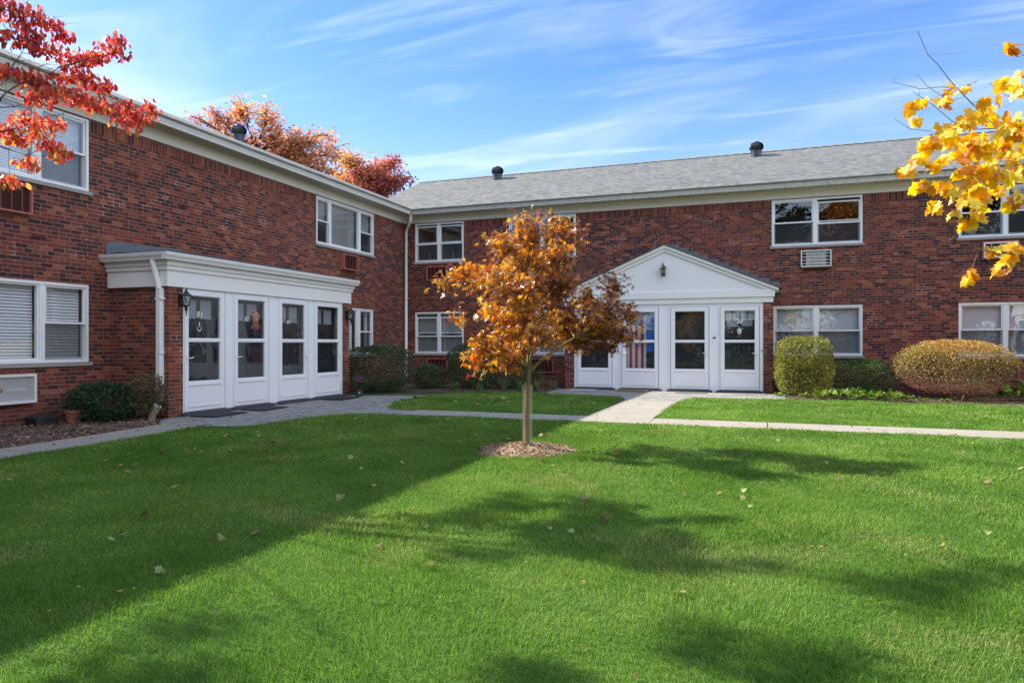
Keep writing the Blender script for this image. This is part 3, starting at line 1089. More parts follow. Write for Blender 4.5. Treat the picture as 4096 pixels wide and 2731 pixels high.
fl.box(-9.1, -5.2, .004, .014, 3.02, 3.10)
fl.build('flashing', SLATE, bld)
ds = M()
ds.tube([(1.16, -10.86, 2.69), (1.165, -10.86, 2.62), (1.20, -10.80, 2.3), (1.21, -10.785, 2.2)], .05, 8)
ds.box(1.165, 1.255, -10.81, -10.722, .28, 2.22)
for k in range(5):
    ds.box(1.172 + k * .017, 1.18 + k * .017, -10.8145, -10.809, .28, 2.2)
ds.box(1.15, 1.285, -10.818, -10.721, 2.02, 2.05)
ds.box(1.16, 1.27, -10.816, -10.721, 1.1, 1.13)
ds.build('downspout', WHITE, bld)

# right portico: band, gable, rakes, shingles, stepped flashing
XP, ZP, SL = 8.36, 3.89, 0.426


def rake_z(x):
    return ZP - abs(x - XP) * SL


pt = M()
pt.box(5.60, 11.07, -1.045, -.004, 2.322, 2.462)
pt.box(5.565, 11.105, -1.085, -.003, 2.4625, 2.642)
pt.prism([(5.60, 2.6425), (11.11, 2.6425), (11.12, rake_z(11.12) - .06), (XP, ZP - .06), (5.60, rake_z(5.6) - .06)], 'y', -1.03, -1.0) if False else None
gv = [(5.58, 2.6425), (11.10, 2.6425), (11.10, rake_z(11.10) - .03), (XP, ZP - .03), (5.58, rake_z(5.58) - .03)]
n = len(gv)
pt.add([(x, -1.03, z) for x, z in gv] + [(x, -.99, z) for x, z in gv], [tuple(range(n))] + [(i, (i + 1) % n, n + (i + 1) % n, n + i) for i in range(n)])
pt.build('entablature', TRIM, bld, bevel=.004)
rk = M()
for s in (-1, 1):
    for (y0, y1, t0, t1, xe) in ((-1.072, -1.031, .17, .075, 2.76), (-1.125, -1.031, .0745, 0.0, 2.84)):
        xo = XP + s * xe
        A = [(XP, ZP - t0), (xo, ZP - xe * SL - t0), (xo, ZP - xe * SL - t1), (XP, ZP - t1)]
        v = [(x, y, z) for y in (y0, y1) for x, z in A]
        rk.add(v, [(0, 1, 2, 3), (4, 7, 6, 5), (0, 4, 5, 1), (1, 5, 6, 2), (2, 6, 7, 3)])
    # soffit return of the overhang
    xe = 2.84
    xo = XP + s * xe
    rk.add([(XP + s * 2.6, -1.03, ZP - 2.6 * SL - .07), (xo, -1.03, ZP - xe * SL - .07), (xo, -.005, ZP - xe * SL - .07), (XP + s * 2.6, -.005, ZP - 2.6 * SL - .07)], [(0, 1, 2, 3)])
rk.build('rake_board', TRIM, bld, bevel=.003)
ps = M()
for s in (-1, 1):
    xe = 2.88
    slab(ps, [(XP, -1.15, ZP + .028), (XP + s * xe, -1.15, ZP - xe * SL + .028), (XP + s * xe, -.004, ZP - xe * SL + .028), (XP, -.004, ZP + .028)], .026)
ps.build('porch_roof', plain('porch_shingle', (0.10, 0.09, 0.075), 0.9, 0.4, 8, bump=0.6), bld)
fs = M(MR)
for s in (-1, 1):
    k = 0
    d = 0.0
    while d < 2.8:
        w = .262
        zr = ZP - (d + w) * SL
        x0, x1 = XP + s * d, XP + s * (d + w)
        fs.box(min(x0, x1), max(x0, x1), .004, .012 + .0005 * (k % 2), zr - .02, zr + .26)
        fs.box(min(x0, x1) + .02, max(x0, x1) - .02, .0125, .016, zr + .10, zr + .20)
        d += w
        k += 1
fs.build('flashing', SLATE, bld)

# ------------------------------------------------------------------ wing across the court (seen in the glass)
opp = thing('brick_wing', 'red brick wing with a white porch across the court, reflected in the door glass', 'building', (20.9, -12, 0))
ow = M(MO)
OW = [(-13.5, -11.2), (-4.5, -2.2), (-20.5, -18.2)]
wall_panels(ow, -26, 0, -.05, 5.34, [(a, b, *z) for a, b in OW for z in (UP, LO)])
ow.T = ident
ow.quad((28, -26, -.05), (28, 8, -.05), (28, 8, 5.34), (28, -26, 5.34))
ow.quad((20.9, -26, -.05), (28, -26, -.05), (28, -26, 5.34), (20.9, -26, 5.34))
ow.build('wall', BRICK, opp)
for a, b in OW:
    for z in (UP, LO):
        mid = (a + b) / 2
        window(MO, opp, a, b, z, [(a + .05, mid - .05, 'dh'), (mid + .05, b - .05, 'dh')], blind=1.0)
t = M(MO)
t.box(-10.7, -5.3, 0, 1.33, 0, 2.25)
t.box(-10.8, -5.2, 0, 1.4, 2.25, 2.8)
t.box(-26, 0, 0.001, .03, 5.11, 5.34)
t.build('porch', TRIM, opp)
t = M(MO)
for a in (-10.3, -9.1, -7.8, -6.6):
    t.box(a + .1, a + .8, 1.331, 1.335, .6, 2.1)
t.build('door_glass', DARK, opp)
rf = M()
slab(rf, [(20.4, -26, 5.47), (20.4, -.6, 5.47), (24.4, -.6, 7.2), (24.4, -26, 7.2)], .04)
slab(rf, [(28.5, -26, 5.47), (24.4, -26, 7.2), (24.4, -.6, 7.2), (28.5, -.6, 5.47)], .04)
rf.build('roof', SHING_L, opp)
#NEXT
# ------------------------------------------------------------------ objects fixed to the walls
AC_BACK = plain('coil_dark', (0.045, 0.03, 0.028), 0.6, 0.3, 20)
AC_ROSE = plain('sleeve_grille', (0.20, 0.062, 0.055), 0.6, 0.2)
AC_FIN = plain('aluminium_fin', (0.50, 0.51, 0.52), 0.4, 0.2, 30, metal=0.4)
AC_W = plain('white_sleeve', (0.70, 0.70, 0.68), 0.45, 0.06)


def ac(T, a0, a1, z0, z1, kind, label, dep=.10):
    loc = T((a0 + a1) / 2, 0, z0)
    o = thing('air_conditioner', label, 'air conditioner', loc, 'air conditioner sleeves in the brick walls')
    f = M(T)
    fm = {'rose': PINK, 'white': AC_W, 'mesh': AC_W, 'mixed': PINK}[kind]
    f.ring(a0, a1, .002, dep, z0, z1, .026 if kind != 'mesh' else .04)
    if kind == 'rose':
        f.box(a0 - .02, a1 + .02, .002, .02, z0 - .02, z0 - .001)
    f.build('sleeve', fm, o)
    b = M(T)
    b.box(a0 + .03, a1 - .03, .003, .02, z0 + .03, z1 - .03)
    b.build('coil', AC_BACK if kind != 'mesh' else AC_FIN, o)
    g = M(T)
    if kind == 'rose':
        for k in range(1, 5):
            x = a0 + (a1 - a0) * k / 5
            g.box(x - .006, x + .006, dep - .022, dep - .008, z0 + .027, z1 - .027)
        z = z0 + .045
        while z < z1 - .04:
            g.box(a0 + .027, a1 - .027, .0205, dep - .05, z, z + .004)
            z += .022
        g.build('grille', AC_ROSE, o)
    elif kind in ('white', 'mixed'):
        w = a1 - a0
        if kind == 'white':
            c = M(T)
            c.box(a0 + .2 * w, a1 - .2 * w, .0205, .045, z0 + .04, z1 - .04)
            z = z0 + .05
            while z < z1 - .05:
                c.box(a0 + .27 * w, a1 - .27 * w, .045, .052, z, z + .007)
                z += .015
            c.build('fan_cover', AC_FIN, o)
            for k in range(1, 5):
                z = z0 + (z1 - z0) * k / 5
                g.box(a0 + .027, a1 - .027, dep - .012, dep - .002, z - .006, z + .006)
            for q in (.18, .82):
                g.box(a0 + q * w - .005, a0 + q * w + .005, dep - .024, dep - .0125, z0 + .027, z1 - .027)
        else:
            g.ring(a0 + .027, a1 - .027, dep - .04, dep + .004, z0 + .027, z1 - .027, .03)
            for k in range(1, 4):
                x = a0 + w * k / 4
                g.box(x - .006, x + .006, dep - .03, dep - .012, z0 + .06, z1 - .06)
        g.build('grille', AC_W, o)
        if kind == 'white':
            s = M(T)
            s.box(a0 - .01, a1 + .01, .003, dep + .01, z0 - .03, z0 - .001)
            s.build('drip_ledge', plain('mossy_ledge', (0.13, 0.11, 0.05), 0.9, 0.4, 20), o)
    else:
        n = 30
        step = .026
        L = z1 - z0 - .08
        x = a0 + .04 - L
        while x < a1 - .04:
            for sg in (1, -1):
                p0, p1 = x, x + L * 1.0
                lo, hi = max(p0, a0 + .04), min(p1, a1 - .04)
                if hi > lo:
                    q0, q1 = z0 + .04 + (lo - p0), z0 + .04 + (hi - p0)
                    if sg < 0:
                        q0, q1 = z1 - .04 - (lo - p0), z1 - .04 - (hi - p0)
                    bb = dep - .02 - .004 * (sg > 0)
                    g.add([(lo - .003, bb, q0), (lo + .003, bb, q0), (hi + .003, bb, q1), (hi - .003, bb, q1)], [(0, 1, 2, 3)])
            x += step
        g.build('grille', plain('expanded_metal', (0.62, 0.62, 0.64), 0.4, 0.1), o)
    return o


ac(ML, -12.95, -12.15, 3.28, 3.72, 'rose', 'salmon air conditioner sleeve under the big upper window by the red-leaved tree')
o = ac(ML, -12.95, -12.10, .35, .80, 'mesh', 'white air conditioner with a diamond mesh front low on the left wall', .12)
sg = M(ML)
text_w = None
ac(ML, -3.66, -2.96, 3.30, 3.72, 'rose', 'salmon air conditioner sleeve under the three-part upper window of the left wing', .14)
ac(MR, .79, 1.49, 3.27, 3.70, 'rose', 'salmon air conditioner sleeve half hidden by the left tips of the maple')
ac(MR, .80, 1.50, .40, .81, 'rose', 'salmon air conditioner sleeve low on the wall behind the corner shrubs')
ac(MR, 4.28, 4.98, .40, .83, 'rose', 'salmon air conditioner sleeve low on the wall behind the maple trunk')
ac(MR, 11.76, 12.49, 3.28, 3.71, 'white', 'white barred air conditioner under the upper window right of the gable')
ac(MR, 15.83, 16.58, 3.32, 3.74, 'mixed', 'air conditioner with white grille in a salmon sleeve behind the yellow leaves')
ac(MR, 15.85, 16.58, .41, .84, 'rose', 'salmon air conditioner sleeve low on the wall right of the oval bush')


def text_geo(txt, size, shear=0.0, extrude=.002):
    cu = bpy.data.curves.new('lettering', 'FONT')
    cu.body, cu.size, cu.extrude, cu.shear = txt, size, extrude, shear
    cu.align_x = cu.align_y = 'CENTER'
    tmp = bpy.data.objects.new('lettering', cu)
    COL.objects.link(tmp)
    dg = bpy.context.evaluated_depsgraph_get()
    dg.update()
    me0 = tmp.evaluated_get(dg).to_mesh()
    v, f = [tuple(q.co) for q in me0.vertices], [tuple(p.vertices) for p in me0.polygons]
    tmp.evaluated_get(dg).to_mesh_clear()
    bpy.data.objects.remove(tmp)
    bpy.data.curves.remove(cu)
    return v, f


sg = M(ML)
v, f = text_geo('FRIEDRICH', .052)
sg.add([(-12.42 + x * 1.15, .123 + z, .565 + y) for x, y, z in v], f)
sg.build('nameplate', plain('plate_white', (0.75, 0.75, 0.78), 0.3), o)
sg = M(ML)
sg.add([(x, .122, z) for x, z in ((-12.70, .61), (-12.62, .61), (-12.62, .55), (-12.66, .52), (-12.70, .55))], [(0, 1, 2, 3, 4)], 0)
sg.add([(x, .1235, z) for x, z in ((-12.69, .60), (-12.63, .60), (-12.63, .553), (-12.66, .53), (-12.69, .553))], [(0, 1, 2, 3, 4)], 1)
sg.add([(x, .125, z) for x, z in ((-12.665, .598), (-12.635, .598), (-12.675, .545), (-12.685, .56))], [(0, 1, 2, 3)], 0)
sg.build('emblem', [plain('emblem_gold', (0.6, 0.42, 0.06), 0.4), plain('emblem_blue', (0.03, 0.12, 0.4), 0.4)], o)

LAMPG = glass_mat('lamp_glass', (0.8, 0.82, 0.8), 0.25, 0.85, 0.12)


def lantern(T, a, z, label, tail=True, s=1.0):
    base = T(a, 0, z)
    o = thing('wall_lantern', label, 'wall lamp', base, 'black wall lanterns')

    def L(x, y, zz):
        return T(a + x * s, y * s, z + zz * s)
    c = (0, .15, 0)
    m = M(L)
    m.box(-.045, .045, .017, .03, -.13, .10)
    if tail:
        m.tube([(0, .03, -.02), (0, .08, -.10), (0, .13, -.13), (0, .15, -.115)], .011, 6)
    else:
        m.tube([(0, .03, .05), (0, .09, .12), (0, .14, .13)], .010, 6)
    m.build('backplate', BLACK, o)
    m = M(L)
    m.lathe([(.10, .055), (.085, .085), (.05, .105), (.035, .125), (.03, .14), (.012, .15), (.02, .165), (.016, .18), (.004, .20)], c, 8)
    m.build('cap', BLACK, o)
    m = M(L)
    for k in range(6):
        t = 2 * math.pi * (k + .5) / 6
        x, y = math.cos(t), math.sin(t)
        m.tube([(.045 * x, .15 + .045 * y, -.10), (.078 * x, .15 + .078 * y, .055)], .006, 4)
    m.lathe([(.045, -.115), (.05, -.10), (.04, -.095)], c, 8)
    if tail:
        m.tube([(0, .15, -.11), (0, .15, -.16), (0, .15, -.20), (0, .15, -.28)], [.022, .026, .013, .005], 8)
    m.build('cage', BLACK, o)
    m = M(L)
    m.lathe([(.042, -.095), (.074, .053)], c, 6)
    m.build('lamp_glass', LAMPG, o)
    m = M(L)
    m.ball((0, .15, -.02), (.022, .022, .04))
    m.build('bulb', plain('frosted_bulb', (0.7, 0.68, 0.6), 0.3), o)
    return o


lantern(MLP, -10.46, 2.03, 'black wall lantern on the brick pier beside door 81')
lantern(MLP, -5.40, 1.98, 'black wall lantern on the brick pier above the flower pot')
lantern(lambda a, b, z: (a, -1.03 - b, z), 8.33, 3.21, 'black lantern in the middle of the white gable', False, 1.05)

bl = thing('doorbell', 'small white and black doorbell on the pilaster beside door 88', 'doorbell', (9.64, -1.0, 1.3))
M(MRP).box(9.60, 9.665, .001, .022, 1.29, 1.40).build('bell_plate', WHITE, bl)
M(MRP).box(9.60, 9.665, .001, .024, 1.4005, 1.445).build('camera_cap', BLACK, bl)
mb = M(MRP)
mb.box(9.515, 9.535, .0165, .028, 1.20, 1.36)
tag(mb.build('latch_strip', WHITE), 'slim pale latch strip beside the handle of the third portico door', 'latch')
ph = thing('door_sensor', 'small grey keypad on the right jamb beside door 88', 'keypad', (10.79, -1.0, 1.05))
M(MRP).box(10.785, 10.81, .0165, .03, 1.05, 1.12).build('keypad_body', AC_FIN, ph)
M(MRP).box(10.79, 10.805, .0305, .033, 1.08, 1.11).build('keypad_face', BLACK, ph)


def turbine(x, y, z, label):
    o = thing('roof_turbine', label, 'roof vent', (x, y, z), 'turbine vents on the roofs')
    m = M()
    m.lathe([(.155, -.14), (.155, .10), (.168, .10), (.168, .14), (.148, .15)], (x, y, z), 18)
    m.build('vent_collar', STEEL, o, smooth=False)
    m = M()
    n = 22
    prof = [(.155, .155), (.205, .20), (.222, .27), (.205, .34), (.155, .39), (.085, .415)]
    for k in range(n):
        t0 = 2 * math.pi * k / n
        vs, fs = [], []
        for i, (r, h) in enumerate(prof):
            tw = .22 * i / len(prof)
            for t, rr in ((t0 + tw, r), (t0 + tw + .27, r * .88)):
                vs.append((x + rr * math.cos(t), y + rr * math.sin(t), z + h))
        for i in range(len(prof) - 1):
            fs.append((2 * i, 2 * i + 1, 2 * i + 3, 2 * i + 2))
        m.add(vs, fs)
    m.lathe([(.125, .16), (.167, .21), (.18, .27), (.167, .33), (.125, .38), (.06, .40)], (x, y, z), 18)
    m.lathe([(.10, .41), (.092, .43), (.02, .44)], (x, y, z), 18)
    m.lathe([(.168, .15), (.176, .165), (.155, .17)], (x, y, z), 18)
    m.build('turbine_head', STEEL, o)
    return o


def zL(x):
    return ez + (.44 - x) * PL_


turbine(-3.6, -3.47, zL(-3.6) + .02, 'dark steel turbine vent on the roof edge of the left wing')
turbine(1.90, 3.27, ez + 3.71 * PR_ + .02, 'dark steel turbine vent on the grey roof near the roof corner')
turbine(10.62, 3.32, ez + 3.76 * PR_ + .02, 'dark steel turbine vent high on the grey roof right of the gable')

# ------------------------------------------------------------------ things at the doors
FL_RED = plain('flag_red', (0.36, 0.02, 0.035), 0.8, 0.1)
FL_WHT = plain('flag_white', (0.46, 0.46, 0.49), 0.8, 0.05)
FL_BLU = plain('flag_navy', (0.018, 0.035, 0.17), 0.8, 0.1)
SKYB = plain('flag_blue', (0.045, 0.17, 0.48), 0.8, 0.1)


def clipx(pts, lim):
    o = []
    for i in range(len(pts)):
        p, q = pts[i], pts[(i + 1) % len(pts)]
        if p[0] <= lim:
            o.append(p)
        if (p[0] - lim) * (q[0] - lim) < 0:
            t = (lim - p[0]) / (q[0] - p[0])
            o.append((lim, p[1] + t * (q[1] - p[1])))
    return o


def drape(a, b, z):
    return MRP(a, b + .006 * math.sin(a * 34) , z)


for ch in list(d86.children):
    if ch.name.startswith('screen'):
        bpy.data.objects.remove(ch)       # the flag hangs in the full-view glass
uf = thing('national_flag', 'stars and stripes flag hung upright behind the second portico door', 'flag', MRP(7.5, -.10, 1.3))
m = M(drape)
nst = 8
lean = .10
for k in range(nst):
    a, b = 7.235 + k * .078, 7.235 + (k + 1) * .078
    zt = 1.76 if k < 6 else 2.14
    for i in range(8):
        q0, q1 = .60 + (zt - .60) * i / 8, .60 + (zt - .60) * (i + 1) / 8
        m.quad((a, -.10, q0), (b, -.10, q0), (b - .02 * (k > 5), -.10, q1), (a, -.10, q1), k % 2)
m.build('stripes', [FL_RED, FL_WHT], uf)
m = M(drape)
for i in range(7):
    a, b = 7.235 + i * .067, 7.235 + (i + 1) * .067
    m.quad((a, -.0985, 1.7605), (b, -.0985, 1.7605), (b, -.0985, 2.14), (a, -.0985, 2.14))
m.build('canton', FL_BLU, uf)
m = M(drape)
for r in range(6):
    for c in range(5):
        cx, cz = 7.275 + c * .088 + (.044 if r % 2 else 0), 1.79 + r * .062
        if cx > 7.69:
            continue
        pts = []
        for i in range(10):
            t = math.pi / 2 + math.pi * i / 5
            rr = .028 if i % 2 == 0 else .011
            pts.append((cx + rr * math.cos(t), -.096, cz + rr * math.sin(t)))
        n = len(m.v)
        m.add(pts + [(cx, -.096, cz)], [(i, (i + 1) % 10, 10) for i in range(10)])
m.build('stars', FL_WHT, uf)

bf = thing('blue_flag', 'blue flag with a round eagle seal hung beside the striped flag', 'flag', MRP(7.95, -.12, 1.5))
m = M(drape)
for i in range(8):
    a, b = 7.62 + i * .066, 7.62 + (i + 1) * .066
    m.quad((a, -.125, 1.05), (b, -.125, 1.05), (b, -.125, 2.14), (a, -.125, 2.14))
m.build('cloth', SKYB, bf)
SC = (7.985, 1.86)


def disc(m, r, b, mi, n=40):
    pts = clipx([(SC[0] + r * math.cos(2 * math.pi * i / n), SC[1] + r * math.sin(2 * math.pi * i / n)) for i in range(n)], 8.145)
    m.poly([(x, b, z) for x, z in pts], mi)


m = M(MRP)
disc(m, .235, -.112, 0)
disc(m, .222, -.111, 1)
disc(m, .158, -.110, 0)
disc(m, .150, -.109, 2)
for i in range(11):
    t = R(20 + i * 33)
    cx, cz = SC[0] + .125 * math.cos(t), SC[1] + .125 * math.sin(t)
    if cx < 8.13:
        m.quad((cx - .01, -.108, cz), (cx, -.108, cz - .01), (cx + .01, -.108, cz), (cx, -.108, cz + .01), 3)
m.build('seal', [plain('seal_gold', (0.5, 0.36, 0.10), 0.6), plain('seal_grey', (0.34, 0.38, 0.42), 0.7), plain('seal_sky', (0.10, 0.30, 0.66), 0.7), FL_WHT], bf)
m = M(MRP)
ex, ezz = SC[0] - .0, SC[1]
m.add([(ex + x, -.1065, ezz + z) for x, z in ((-.02, -.03), (.02, -.03), (.03, .02), (.085, .075), (.045, .08), (.018, .045), (.012, .075), (-.012, .075), (-.018, .045), (-.045, .08), (-.085, .075), (-.03, .02))],
      [(0, 1, 2, 11), (2, 3, 4, 5), (11, 2, 5, 8), (8, 9, 10, 11), (5, 6, 7, 8)], 0)
m.add([(ex + x, -.1065, ezz + z) for x, z in ((-.02, -.03), (.02, -.03), (.035, -.075), (0, -.06), (-.035, -.075))], [(0, 1, 2, 3, 4)], 1)
m.build('eagle', [plain('eagle_brown', (0.42, 0.14, 0.05), 0.7), FL_WHT], bf)
m = M(MRP)
for i, ch in enumerate('UNITED STATES'):
    if ch == ' ':
        continue
    t = R(112 - i * 15.5)
    cx, cz = SC[0] + .190 * math.cos(t), SC[1] + .190 * math.sin(t)
    if cx > 8.125:
        continue
    v, f = text_geo(ch, .05, 0, .0)
    ca, sa = math.cos(t - math.pi / 2), math.sin(t - math.pi / 2)
    m.add([(cx + x * ca - y * sa, -.1095, cz + x * sa + y * ca) for x, y, z in v], f)
m.build('lettering', FL_BLU, bf)

sw = thing('scarecrow_doll', 'orange and tan scarecrow doll hung behind the glass of door 82', 'door ornament', MLP(-8.46, -.09, 1.42))
STRAW = plain('straw', (0.50, 0.34, 0.12), 0.9, 0.3, 30)
m = M(MLP)
m.ball((-8.46, -.085, 1.83), (.115, .05, .05))
m.ball((-8.46, -.085, 1.87), (.07, .05, .05))
m.build('hat', plain('hat_orange', (0.55, 0.20, 0.12), 0.9, 0.3, 20), sw)
m = M(MLP)
m.ball((-8.46, -.085, 1.745), (.06, .05, .065))
m.build('face', plain('doll_face', (0.55, 0.32, 0.17), 0.9, 0.2), sw)
m = M(MLP)
for i in range(60):
    t = random.uniform(0, 6.28)
    r = random.uniform(.05, .10)
    p = Vector((-8.46 + r * math.cos(t), -.085 + random.uniform(-.02, .03), 1.765 + .7 * r * math.sin(t)))
    m.tube([p, p + Vector((random.uniform(-.03, .03), .0, random.uniform(-.05, .02)))], .005, 3)
m.build('straw_hair', STRAW, sw)
m = M(MLP)
m.ball((-8.45, -.085, 1.62), (.08, .045, .09))
for s in (-1, 1):
    m.tube([(-8.45 + s * .05, -.085, 1.66), (-8.45 + s * .12, -.08, 1.60), (-8.45 + s * .14, -.08, 1.56)], [.025, .02, .018], 6)
m.build('shirt', plain('doll_shirt', (0.33, 0.10, 0.04), 0.9, 0.6, 30), sw)
m = M(MLP)
for s in (-1, 1):
    m.tube([(-8.45 + s * .035, -.085, 1.56), (-8.45 + s * .045, -.08, 1.47), (-8.45 + s * .05, -.075, 1.42)], [.034, .028, .03], 7)
m.build('trousers', plain('doll_blue', (0.03, 0.035, 0.07), 0.9, 0.3), sw)

gs = thing('goose_ornament', 'white goose ornament with orange legs hung behind the glass of door 88', 'door ornament', MRP(10.25, -.06, 1.4))
m = M(MRP)
m.ball((10.25, -.07, 1.59), (.062, .03, .085))
m.build('goose_body', NUMW, gs, smooth=True)
m = M(MRP)
m.ball((10.235, -.07, 1.70), (.032, .02, .035))
m.ball((10.32, -.068, 1.655), (.05, .012, .028))
m.build('bow', plain('teal_ribbon', (0.10, 0.20, 0.19), 0.8), gs)
GO = plain('goose_orange', (0.55, 0.24, 0.10), 0.7)
for s in (-1, 1):
    m = M(MRP)
    m.tube([(10.25 + s * .025, -.07, 1.51), (10.245 + s * .03, -.07, 1.45)], .009, 5)
    m.ball((10.24 + s * .03, -.066, 1.445), (.022, .012, .010))
    m.build('goose_leg', GO, gs)
st = M(MRP)
for a, z, r in ((10.19, 1.99, .048), (10.42, 1.955, .034)):
    pts = [(a + r * math.cos(t), -.15, z + r * math.sin(t)) for t in np.linspace(0, 2 * math.pi, 18)[:-1]]
    st.poly(pts, 0)
    st.quad((a - r * .7, -.1485, z - r * .35), (a + r * .7, -.1485, z - r * .35), (a + r * .7, -.1485, z + r * .3), (a - r * .7, -.1485, z + r * .3), 1)
st.build('window_sticker', [plain('sticker_blue', (0.10, 0.36, 0.62), 0.5), FL_WHT], d88)
cu_ = M(MRP)
for k in range(4):
    a = 9.90 + k * .188
    cu_.quad((a, -.152, 1.88), (a + .155, -.152, 1.88), (a + .15, -.152, 2.12), (a + .01, -.152, 2.12))
cu_.build('lite_curtain', CURTAIN, d88)


def mat_rug(name, x0, x1, y0, y1, mat, label, rot=0, th=.018, z=.006, fringe=False):
    m = M()
    cx, cy = (x0 + x1) / 2, (y0 + y1) / 2
    c, s = math.cos(rot), math.sin(rot)

    def T(x, y, zz):
        return (cx + (x - cx) * c - (y - cy) * s, cy + (x - cx) * s + (y - cy) * c, zz)
    m.T = T
    m.box(x0, x1, y0, y1, z, z + th)
    if fringe:
        for k in range(24):
            xx = x0 + (x1 - x0) * (k + .5) / 24
            m.tube([(xx, y0 - .03, z + .012), (xx + .015, (y0 + y1) / 2, z + th + .004), (xx, y1 + .03, z + .012)], .016, 6)
    else:
        m.ring(x0 + .005, x1 - .005, 0, 0, 0, 0, 0) if False else None
        m.box(x0 + .04, x1 - .04, y0 + .04, y1 - .04, z + th, z + th + .006)
    return tag(m.build(name, mat, bevel=.006), label, 'door mat', 'door mats')


RUB = plain('rubber_mat', (0.018, 0.02, 0.026), 0.75, 0.5, 25, bump=0.6)
mat_rug('door_mat', 1.50, 2.03, -10.42, -9.56, RUB, 'black rubber mat in front of door 81', .10)
mat_rug('door_mat', 1.50, 2.03, -9.20, -8.40, RUB, 'black rubber mat in front of door 82', .12)
mat_rug('door_mat', 1.48, 2.0, -6.62, -5.80, plain('charcoal_mat', (0.016, 0.017, 0.022), 0.9, 0.5, 30, bump=0.7), 'crumpled charcoal mat beside the flower pot', .08)
mat_rug('door_mat', 5.88, 6.62, -1.85, -1.42, plain('rope_mat', (0.36, 0.34, 0.31), 0.9, 0.3, 20, bump=0.5), 'pale woven rope mat at the first portico door', 0, .014, fringe=True)
mat_rug('door_mat', 7.14, 7.98, -1.62, -1.20, plain('coir_mat', (0.22, 0.13, 0.06), 0.95, 0.4, 40, bump=0.9), 'brown coir mat under the flag door', .02, .035)
mat_rug('door_mat', 8.70, 9.48, -1.72, -1.30, plain('thin_mat', (0.15, 0.15, 0.145), 0.9, 0.3, 20), 'thin grey mat at the dark green inner door', 0, .008)
mat_rug('door_mat', 10.14, 10.92, -1.84, -1.40, plain('thin_mat_b', (0.24, 0.235, 0.22), 0.9, 0.3, 20), 'thin pale grey mat in front of door 88', -.02, .008)

ub = thing('utility_box', 'low black lidded box on the mulch beside the left wall', 'utility box', (.30, -12.15, 0))
m = M()
m.add([(.30 + x * s, -12.15 + y * s * .9, z) for z, s in ((0, 1), (.10, .96)) for x, y in ((-.12, -.2), (.12, -.2), (.17, -.12), (.17, .12), (.12, .2), (-.12, .2), (-.17, .12), (-.17, -.12))],
      [(i, (i + 1) % 8, 8 + (i + 1) % 8, 8 + i) for i in range(8)] + [tuple(range(8, 16))])
m.build('box_body', plain('black_plastic', (0.012, 0.013, 0.015), 0.5, 0.3), ub)
m = M()
m.add([(.30 + x * s, -12.15 + y * s * .9, z) for z, s in ((.1005, 1.06), (.135, 1.06), (.165, .7)) for x, y in ((-.12, -.2), (.12, -.2), (.17, -.12), (.17, .12), (.12, .2), (-.12, .2), (-.17, .12), (-.17, -.12))],
      [(k * 8 + i, k * 8 + (i + 1) % 8, k * 8 + 8 + (i + 1) % 8, k * 8 + 8 + i) for k in range(2) for i in range(8)] + [tuple(range(16, 24))])
m.build('lid', plain('black_plastic_lid', (0.016, 0.017, 0.019), 0.45, 0.3), ub)
m = M()
m.lathe([(.09, 0), (.125, .17), (.14, .17), (.14, .20), (.125, .20), (.115, .185)], (.42, -11.72, 0), 18)
tag(m.build('clay_pot', plain('terracotta', (0.33, 0.12, 0.07), 0.85, 0.2, 10)), 'terracotta pot half behind the dark green shrub', 'flower pot')
pv = thing('drain_pipe', 'stubby beige drain pipe with a white grate at the brick corner', 'drain pipe', (1.38, -11.05, 0))
m = M()
m.tube([(1.32, -11.05, -.02), (1.36, -11.05, .10), (1.44, -11.03, .24)], .056, 14)
m.build('pipe', plain('beige_pipe', (0.42, 0.34, 0.22), 0.6, 0.15), pv)
m = M()
d = Vector((.08, .02, .14)).normalized()
m.tube([Vector((1.44, -11.03, .24)), Vector((1.44, -11.03, .24)) + d * .02], .062, 14)
m.build('grate', WHITE, pv)
m = M()
for k in range(-2, 3):
    c = Vector((1.44, -11.03, .24)) + d * .0215 + Vector((-.14, 0, .08)).normalized() * k * .02
    m.tube([c + Vector((0, -.045, 0)), c + Vector((0, .045, 0))], .005, 4)
m.build('grate_slots', STEEL, pv)

# ------------------------------------------------------------------ plants
T_STAR = []
for i in range(7):
    ang = (-125, -88, -45, 0, 45, 88, 125)[i]
    ln = (.45, .72, .92, 1.0, .92, .72, .45)[i]
    T_STAR.append((ang, ln))


def star_leaf():
    v = [(0, 0, 0)]
    for i, (a, l) in enumerate(T_STAR):
        if i:
            am = (a + T_STAR[i - 1][0]) / 2
            v.append((.26 * math.cos(R(am)) + .0, .26 * math.sin(R(am)), .02))
        else:
            v.append((-.05, -.04, 0))
        v.append((l * math.cos(R(a)), l * math.sin(R(a)), -.10 * l * l))
    v.append((-.05, .04, 0))
    return np.array(v), np.array([(0, i, i + 1) for i in range(1, len(v) - 1)])


def maple_leaf():
    half = [(0, 0), (.02, .10), (-.10, .30), (.06, .36), (.10, .52), (.24, .42), (.36, .60), (.44, .44), (.50, .26), (.62, .34), (.78, .30), (.80, .16), (1.0, .0)]
    v = [(.3, 0, 0.03)] + [(x, y, .16 * abs(y) - .16 * x * x) for x, y in half] + [(x, -y, .16 * abs(y) - .16 * x * x) for x, y in half[-2:0:-1]]
    n = len(v)
    return np.array(v), np.array([(0, i, i + 1 if i + 1 < n else 1) for i in range(1, n)])


